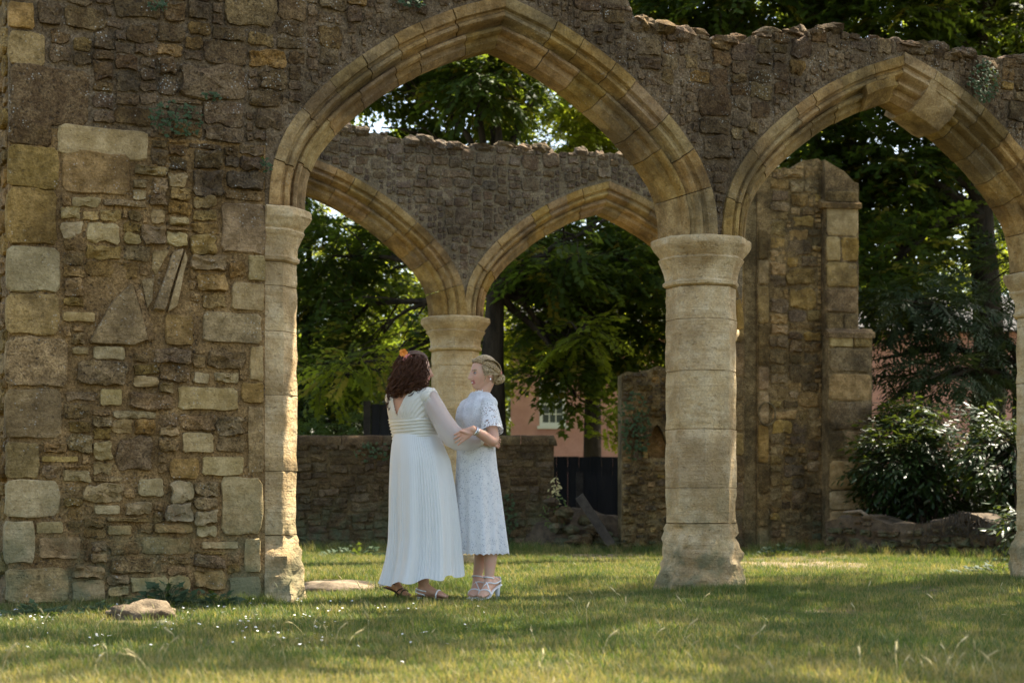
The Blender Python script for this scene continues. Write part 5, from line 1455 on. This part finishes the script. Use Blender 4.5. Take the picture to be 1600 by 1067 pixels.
for i in range(430):
    az = R(rng.uniform(66, 294)); el = rng.uniform(-.2, 1.25)
    hz = Vector((math.cos(az), math.sin(az)))
    d0 = (math.cos(el) * hz.x, math.cos(el) * hz.y, math.sin(el))
    q = rng.uniform(.85, 1.12); rr = rng.uniform(.100, .158)
    zend = rng.uniform(-.32, -.20) if math.cos(az) < .2 else rng.uniform(-.25, -.15)
    if math.degrees(az) > 185: zend = rng.uniform(-.205, -.13)
    pts = [hA.P(d0[0] * .10, d0[1] * .08, d0[2] * .118 + .002),
           hA.P(hz.x * .118 * q, hz.y * .105 * q, min(.06, d0[2] * .07)),
           hA.P(hz.x * rr, hz.y * rr * .95, -.07),
           hA.P(hz.x * rr * 1.05 - .012, hz.y * rr, -.15),
           hA.P(hz.x * rr * .95 - .015, hz.y * rr * .9, zend)]
    curl(mb, pts, rng.uniform(.0042, .0072), rng.uniform(.008, .018), rng.uniform(3.5, 6.5), rng.uniform(0, 6.28))
mb.build('curls', M['hair_a'], hairA)
mb = MB()
for i in range(120):
    az = R(rng.uniform(66, 294)); hz = Vector((math.cos(az), math.sin(az))); rr = rng.uniform(.13, .185); q = rng.uniform(-.02, .07)
    ze = rng.uniform(-.19, -.10) if math.degrees(az) > 185 else rng.uniform(-.30, -.12)
    curl(mb, [hA.P(hz.x * .09, hz.y * .08, .03 + q * .5), hA.P(hz.x * rr * .9, hz.y * rr * .85, -.02 + q), hA.P(hz.x * rr, hz.y * rr, ze * .6), hA.P(hz.x * rr * 1.02, hz.y * rr, ze)], .0018, .012, rng.uniform(3, 6), rng.uniform(0, 6))
mb.build('flyaway_hair', M['hair_a'], hairA)
mb = MB()
for i in range(60):
    y = rng.uniform(-.07, .07); P = [hA.P(.072 - abs(y) * .25, y * .9, .075), hA.P(.03, y * 1.05, .112 - abs(y) * .25), hA.P(-.05, y * 1.0, .112 - abs(y) * .3), hA.P(-.10, y * .6, .06)]
    mb.tube(smooth(P, 5), .0045, 4)
mb.build('pinned_strand', M['hair_a'], hairA)
fl0 = pa(631, 552, -.03)
for (dx, dz, r_, mk) in ((0, 0, .028, 'orange'), (.032, -.030, .024, 'coral'), (.004, -.034, .020, 'coral'), (.034, -.052, .016, 'orange')):
    mb = MB(); c = fl0 + Vector((dx, -.035, dz))
    for k in range(9):
        a = k * 2 * math.pi / 5 + (.6 if k > 4 else 0); rr = r_ * (1 if k < 5 else .6)
        add_leaf(mb, c, (math.cos(a), -.35 if k < 5 else -.9, math.sin(a)), (0, -1, .2), rr * 1.05, ROUND, .15)
    fo = mb.build('hair_flower', M[mk], hairA)
mb = MB(); add_leaf(mb, fl0 + Vector((.0, -.02, -.01)), (-.6, -.3, -.4), (0, -1, .3), .03, LANCE); add_leaf(mb, fl0 + Vector((.02, -.02, .0)), (.5, -.3, .5), (0, -1, .3), .03, LANCE); mb.build('flower_leaf', M['ivy'], hairA)
sandal(A, fR['ank'], fR['heel'], fR['ball'], fR['toe'], M['shoe_g'], M['shoe_w'], .03,
       [('ring', (aR + Vector((-.01, 0, -.035)), (.25, 0, 1)), (.043, .043)), ('ring', (fR['ball'] + Vector((-.015, 0, .018)), (1, 0, -.2)), (.047, .032)),
        ('line', [aR + Vector((-.045, -.02, -.03)), fR['heel'] + Vector((-.03, -.01, .02)), fR['heel'] + Vector((.03, -.045, .0))], 0)])
sandal(A, fL['ank'], fL['heel'], fL['ball'], fL['toe'], M['shoe_d'], M['shoe_d'], .0,
       [('ring', (aL + Vector((0, 0, -.03)), (.4, 0, 1)), (.042, .042)), ('ring', (fL['ball'] + Vector((-.02, 0, .02)), (1, 0, -.6)), (.047, .034)), ('ring', (fL['ball'] + Vector((.01, 0, .014)), (1, 0, -.3)), (.043, .028))])

# ---- the woman facing the camera side -----------------------------------
YB = 11.52
def pb(px, py, dy=0.0): return at(px, py, YB + dy)
B_ = empty('person', (pb(755, 0).x, YB, 0), 'blonde smiling woman in a white lace top and midi skirt facing left', 'person')
yB = 210
def tb(px, z, hw, hd, yaw=yB, dy=0): return (pb(px, 0).x, YB + dy, z, hw, hd, yaw)
torsoB = [tb(749, .80, .095, .08), tb(748, .90, .102, .085), tb(747, .98, .105, .082), tb(748, 1.06, .114, .086), tb(746, 1.14, .132, .100), tb(744, 1.22, .145, .118), tb(745, 1.285, .152, .104), tb(748, 1.325, .148, .082), tb(750, 1.36, .088, .062), tb(751, 1.385, .052, .050)]
hB = Ori(pb(757, 583, -.02), 202, 2)
oB = Ori((pb(747, 0).x, YB, 1.31), yB)
shl = oB.P(0, .145, -.002); shr = oB.P(0, -.145, -.002)
tB = MB(); tB.loft(rings_torso(torsoB)); srcB_mb = MB(); srcB_mb.loft(rings_torso(torsoB))
for sh_ in (shl, shr):
    for mb_ in (tB, srcB_mb): ellipsoid(mb_, sh_, (.047, .047, .045), oB)
ell_, wrl = pb(771, 689, -.26), pb(739, 671, -.40)
elr, wrr = pb(752, 688, .24), pb(716, 676, .22)
limb(tB, [shl, shl.lerp(ell_, .5), ell_, ell_.lerp(wrl, .5), wrl], [.043, .040, .035, .033, .022])
limb(tB, [shr, shr.lerp(elr, .5), elr, elr.lerp(wrr, .5), wrr], [.043, .040, .035, .033, .022])
hand(tB, wrl, (-.86, .10, -.5), (-.1, -1, .12), -1, .30, .13, .95, thumb=(-.80, -.05, .30))
hand(tB, wrr, (-.95, -.1, -.25), (.05, .85, .5), 1, .4, .12, .95)
limb(tB, [Vector((pb(750, 0).x, YB, 1.36)), hB.P(-.02, 0, -.06)], [.048, .046], 16, 4)
head(tB, hB, .96)
kl, al = Vector((pb(761, 0).x, YB - .05, .47)), pb(764, 903, -.06)
kr, ar = Vector((pb(748, 0).x, YB + .05, .47)), pb(746, 901, .06)
limb(tB, [Vector((pb(751, 0).x, YB - .04, .80)), kl, kl.lerp(al, .4) + Vector((.02, .015, 0)), al], [.055, .046, .050, .031])
limb(tB, [Vector((pb(746, 0).x, YB + .07, .84)), kr, kr.lerp(ar, .4) + Vector((.02, .015, 0)), ar], [.062, .046, .050, .031])
fl = dict(ank=al, heel=pb(776, 912, -.05), ball=pb(758, 931, -.19), toe=pb(750, 935, -.235))
fr_ = dict(ank=ar, heel=pb(756, 910, .07), ball=pb(742, 930, -.06), toe=pb(735, 933, -.105))
foot(tB, **fl); foot(tB, **fr_)
VB, NB, FB = remesh(tB, .0042)
bodyB = link_mesh('body', VB, FB, [M['skin_b'], M['lip'], M['teeth'], M['hair_b']], B_)
paint_face(hB, VB, FB, bodyB); eyes(hB, B_)
srcB = remesh(srcB_mb, .006, 8)
def topB(p): f, l, z = oB.inv(p); return -.265 < z < .085 and abs(l) < .2
cloth('lace_top', srcB, topB, .013, M['lace_top'], B_, lambda p: .008 * max(0, min(1, (1.16 - p.z) / .1)) + .004 * nz(p.x * 14, p.y * 14, p.z * 9) + .0035 * math.sin(oB.inv(p)[1] * 70 + p.z * 25))
mb = MB(); rc = []
for z, r_ in ((1.372, .057), (1.385, .0555), (1.400, .0545), (1.408, .055)): rc.append([Vector((pb(751, 0).x + (r_ + .002 * math.cos(14 * a)) * math.cos(a), YB + r_ * math.sin(a), z + (.004 * math.cos(14 * a) if z > 1.405 else 0) + .010 * math.cos(a))) for a in np.linspace(0, 2 * math.pi, 43)[:-1]])
mb.loft(rc, caps=False); mb.build('collar', M['lace_open'], B_)
def short_sleeve(sh_, el_, name='short_sleeve'):
    P = [sh_ + Vector((0, 0, .012)), sh_.lerp(el_, .25), sh_.lerp(el_, .5), sh_.lerp(el_, .74)]
    o = sleeve(name, P, [.052, .064, .070, .076], M['lace_open'], B_, .06, 48); return o
short_sleeve(shl, ell_); short_sleeve(shr, elr)
def hemB(a, c): return .010 * abs(math.sin(13 * a)) - .004
skirt('lace_skirt', [(691, 715, 774), (702, 714, 774), (730, 713, 776), (760, 712, 780), (800, 711, 784), (840, 711, 788), (858, 711, 790), (865, 711, 790.5)], YB, 1.0, M['lace'], B_, 312, 9, .002, hemB, 40, 5)
mb = MB(); o_ = None
for z0, z1, k in ((1.030, .997, 0),):
    rr = [[Vector((pb(744.5, 0).x + (.112 + q) * math.cos(a), YB + (.094 + q) * math.sin(a), z)) for a in np.linspace(0, 2 * math.pi, 41)[:-1]] for z, q in ((1.058, .012), (1.045, .018), (1.03, .016))]
mb.loft(rr, caps=False); mb.build('waistband', M['lace_top'], B_)
# hair up with a braid and a low bun
capm = MB(); head(capm, hB, .96, 44, 44)
capsrc = ([Vector(p) for p in capm.v], [(Vector(p) - hB.c).normalized() for p in capm.v], capm.f)
def scalpB(p):
    x, y, z = hB.inv(p)
    return (z > .066 - .25 * max(0, .06 - abs(y)) * 0 and x < .078) or (x < .030 + .3 * z and z > .0) or (x < -.028 and z > -.075)
hairB = cloth('hair', capsrc, scalpB, .012, M['hair_b'], B_, lambda p: .002 * nz(p.x * 50, p.y * 50, p.z * 50))
bun = hB.P(-.098, .014, -.040)
mb = MB()
for i in range(110):
    y = rng.uniform(-.07, .07); z0 = .085 - abs(y) * .35
    P = [hB.P(.072 - abs(y) * .4, y, z0), hB.P(.02, y * 1.15, .116 - abs(y) * .42), hB.P(-.06, y * 1.08, .098 - abs(y) * .4), hB.P(-.105, y * .6, .035 - abs(y) * .2), bun + Vector((rng.uniform(-.02, .02), rng.uniform(-.02, .02), rng.uniform(-.0, .03)))]
    mb.tube(smooth(P, 5), .0032, 4)
for i in range(50):
    s_ = rng.choice((-1, 1)); z0 = rng.uniform(-.02, .05)
    P = [hB.P(.035 + .3 * z0, s_ * .071, z0), hB.P(-.03, s_ * .083, z0 * .8), hB.P(-.08, s_ * .06, z0 * .3 - .01), bun + Vector((0, 0, rng.uniform(-.02, .02)))]
    mb.tube(smooth(P, 5), .003, 4)
mb.build('swept_strand', M['hair_b'], hairB)
for s_ in (-1, 1):
    P = smooth([hB.P(.070, s_ * .022, .088), hB.P(.045, s_ * .058, .076), hB.P(.010, s_ * .078, .055), hB.P(-.03, s_ * .088, .035), hB.P(-.07, s_ * .074, .012), hB.P(-.10, s_ * .045, -.01)], 5)
    mb = MB()
    for i, p in enumerate(P):
        u = hB.z * (.008 * (1 if i % 2 else -1)); d = (P[min(i + 1, len(P) - 1)] - P[max(i - 1, 0)]).normalized()
        mb.tube([p + u - d * .014 - u * .8, p + u, p + u + d * .012 - u * 1.2], [.004, .0105, .004], 7)
    mb.build('braid', M['hair_b'], hairB)
mb = MB()
for i in range(34):
    ax = Vector((rng.gauss(0, 1), rng.gauss(0, 1), rng.gauss(0, 1))).normalized(); u = ax.orthogonal().normalized(); v = ax.cross(u); a0 = rng.uniform(0, 6.28); rr = rng.uniform(.022, .038)
    mb.tube([bun + u * (rr * math.cos(a0 + q)) + v * (rr * math.sin(a0 + q) * .85) + ax * .008 for q in np.linspace(0, 3.2, 9)], [.003, .007, .009, .0095, .0095, .0095, .009, .007, .003], 6)
ellipsoid(mb, bun, (.03, .03, .03), hB)
mb.build('bun', M['hair_b'], hairB)
mb = MB(); c = bun + hB.l * .035 + Vector((-.005, -.01, .04))
for k in range(6): a = k * math.pi / 3; add_leaf(mb, c, (math.cos(a), -.5, math.sin(a)), (0, -1, .2), .015, ROUND, .1)
mb.build('hair_flower', M['coral'], hairB)
mb = MB(); mb.tube([hB.P(.012, .079, .02), hB.P(.022, .083, -.03), hB.P(.036, .078, -.062)], [.004, .003, .0015], 5); mb.build('loose_strand', M['hair_b'], hairB)
mb = MB(); mb.tube([hB.P(-.010, .083, -.040), hB.P(-.009, .085, -.050)], [.005, .004], 8); mb.build('earring', M['silver'], B_)
mb = MB(); ax = (ell_ - wrl).normalized(); u = ax.orthogonal().normalized(); v = ax.cross(u)
for q0 in (.012, .026):
    c = wrl + ax * q0; mb.tube([c + u * (.029 * math.cos(q)) + v * (.029 * math.sin(q)) for q in np.linspace(0, 2 * math.pi, 21)], .0048, 6, caps=False)
mb.build('bracelet', M['silver'], B_)
for ft_ in (fl, fr_):
    a_ = ft_['ank']; d = (Vector(ft_['toe']) - Vector(ft_['heel'])); d.z = 0; d.normalize(); s_ = Vector((-d.y, d.x, 0))
    sandal(B_, a_, ft_['heel'], ft_['ball'], ft_['toe'], M['shoe_w'], M['shoe_w'], .07,
           [('ring', (a_ + Vector((0, 0, .0)), (-d.x * .25, -d.y * .25, 1)), (.037, .037)), ('ring', (Vector(ft_['ball']) + d * .005 + Vector((0, 0, .016)), d), (.047, .028)),
            ('line', [Vector(ft_['heel']) + s_ * .03 + Vector((0, 0, .02)), Vector(ft_['heel']).lerp(Vector(ft_['ball']), .5) + s_ * .034 + Vector((0, 0, .045)), Vector(a_).lerp(Vector(ft_['ball']), .55) + Vector((0, 0, .032)), Vector(ft_['ball']) - s_ * .04 + Vector((0, 0, .02))], 0),
            ('line', [Vector(ft_['heel']) - s_ * .03 + Vector((0, 0, .02)), Vector(ft_['heel']).lerp(Vector(ft_['ball']), .5) - s_ * .034 + Vector((0, 0, .045)), Vector(a_).lerp(Vector(ft_['ball']), .55) + Vector((0, 0, .032)), Vector(ft_['ball']) + s_ * .04 + Vector((0, 0, .02))], 0)])
    mb = MB(); c = Vector(ft_['heel']); rings = []
    for z, k in ((.0, 1.0), (.025, 1.05), (.05, .9)): rings.append([c + d * (-.030 * k * math.cos(q)) + s_ * (.031 * k * math.sin(q)) + Vector((0, 0, z)) for q in np.linspace(-1.3, 1.3, 9)] + [c + d * (-.026 * k * math.cos(q)) + s_ * (.027 * k * math.sin(q)) + Vector((0, 0, z)) for q in np.linspace(1.3, -1.3, 9)])
    mb.loft(rings); mb.build('heel_cup', M['shoe_w'], B_)

# alike things share a group
GROUPS = {'arch': 'pointed arches of the ruin', 'column': 'octagonal columns of the ruin', 'tree': 'trees around the ruins', 'ivy': 'ivy tufts growing on the walls',
          'weed': 'weeds along the feet of the walls', 'fence': 'dark board fences behind the low wall', 'bush': 'glossy bushes at the right', 'person': 'the couple'}
for o in SC.objects:
    if o.parent is None and o.get('category') in GROUPS: o['group'] = GROUPS[o['category']]
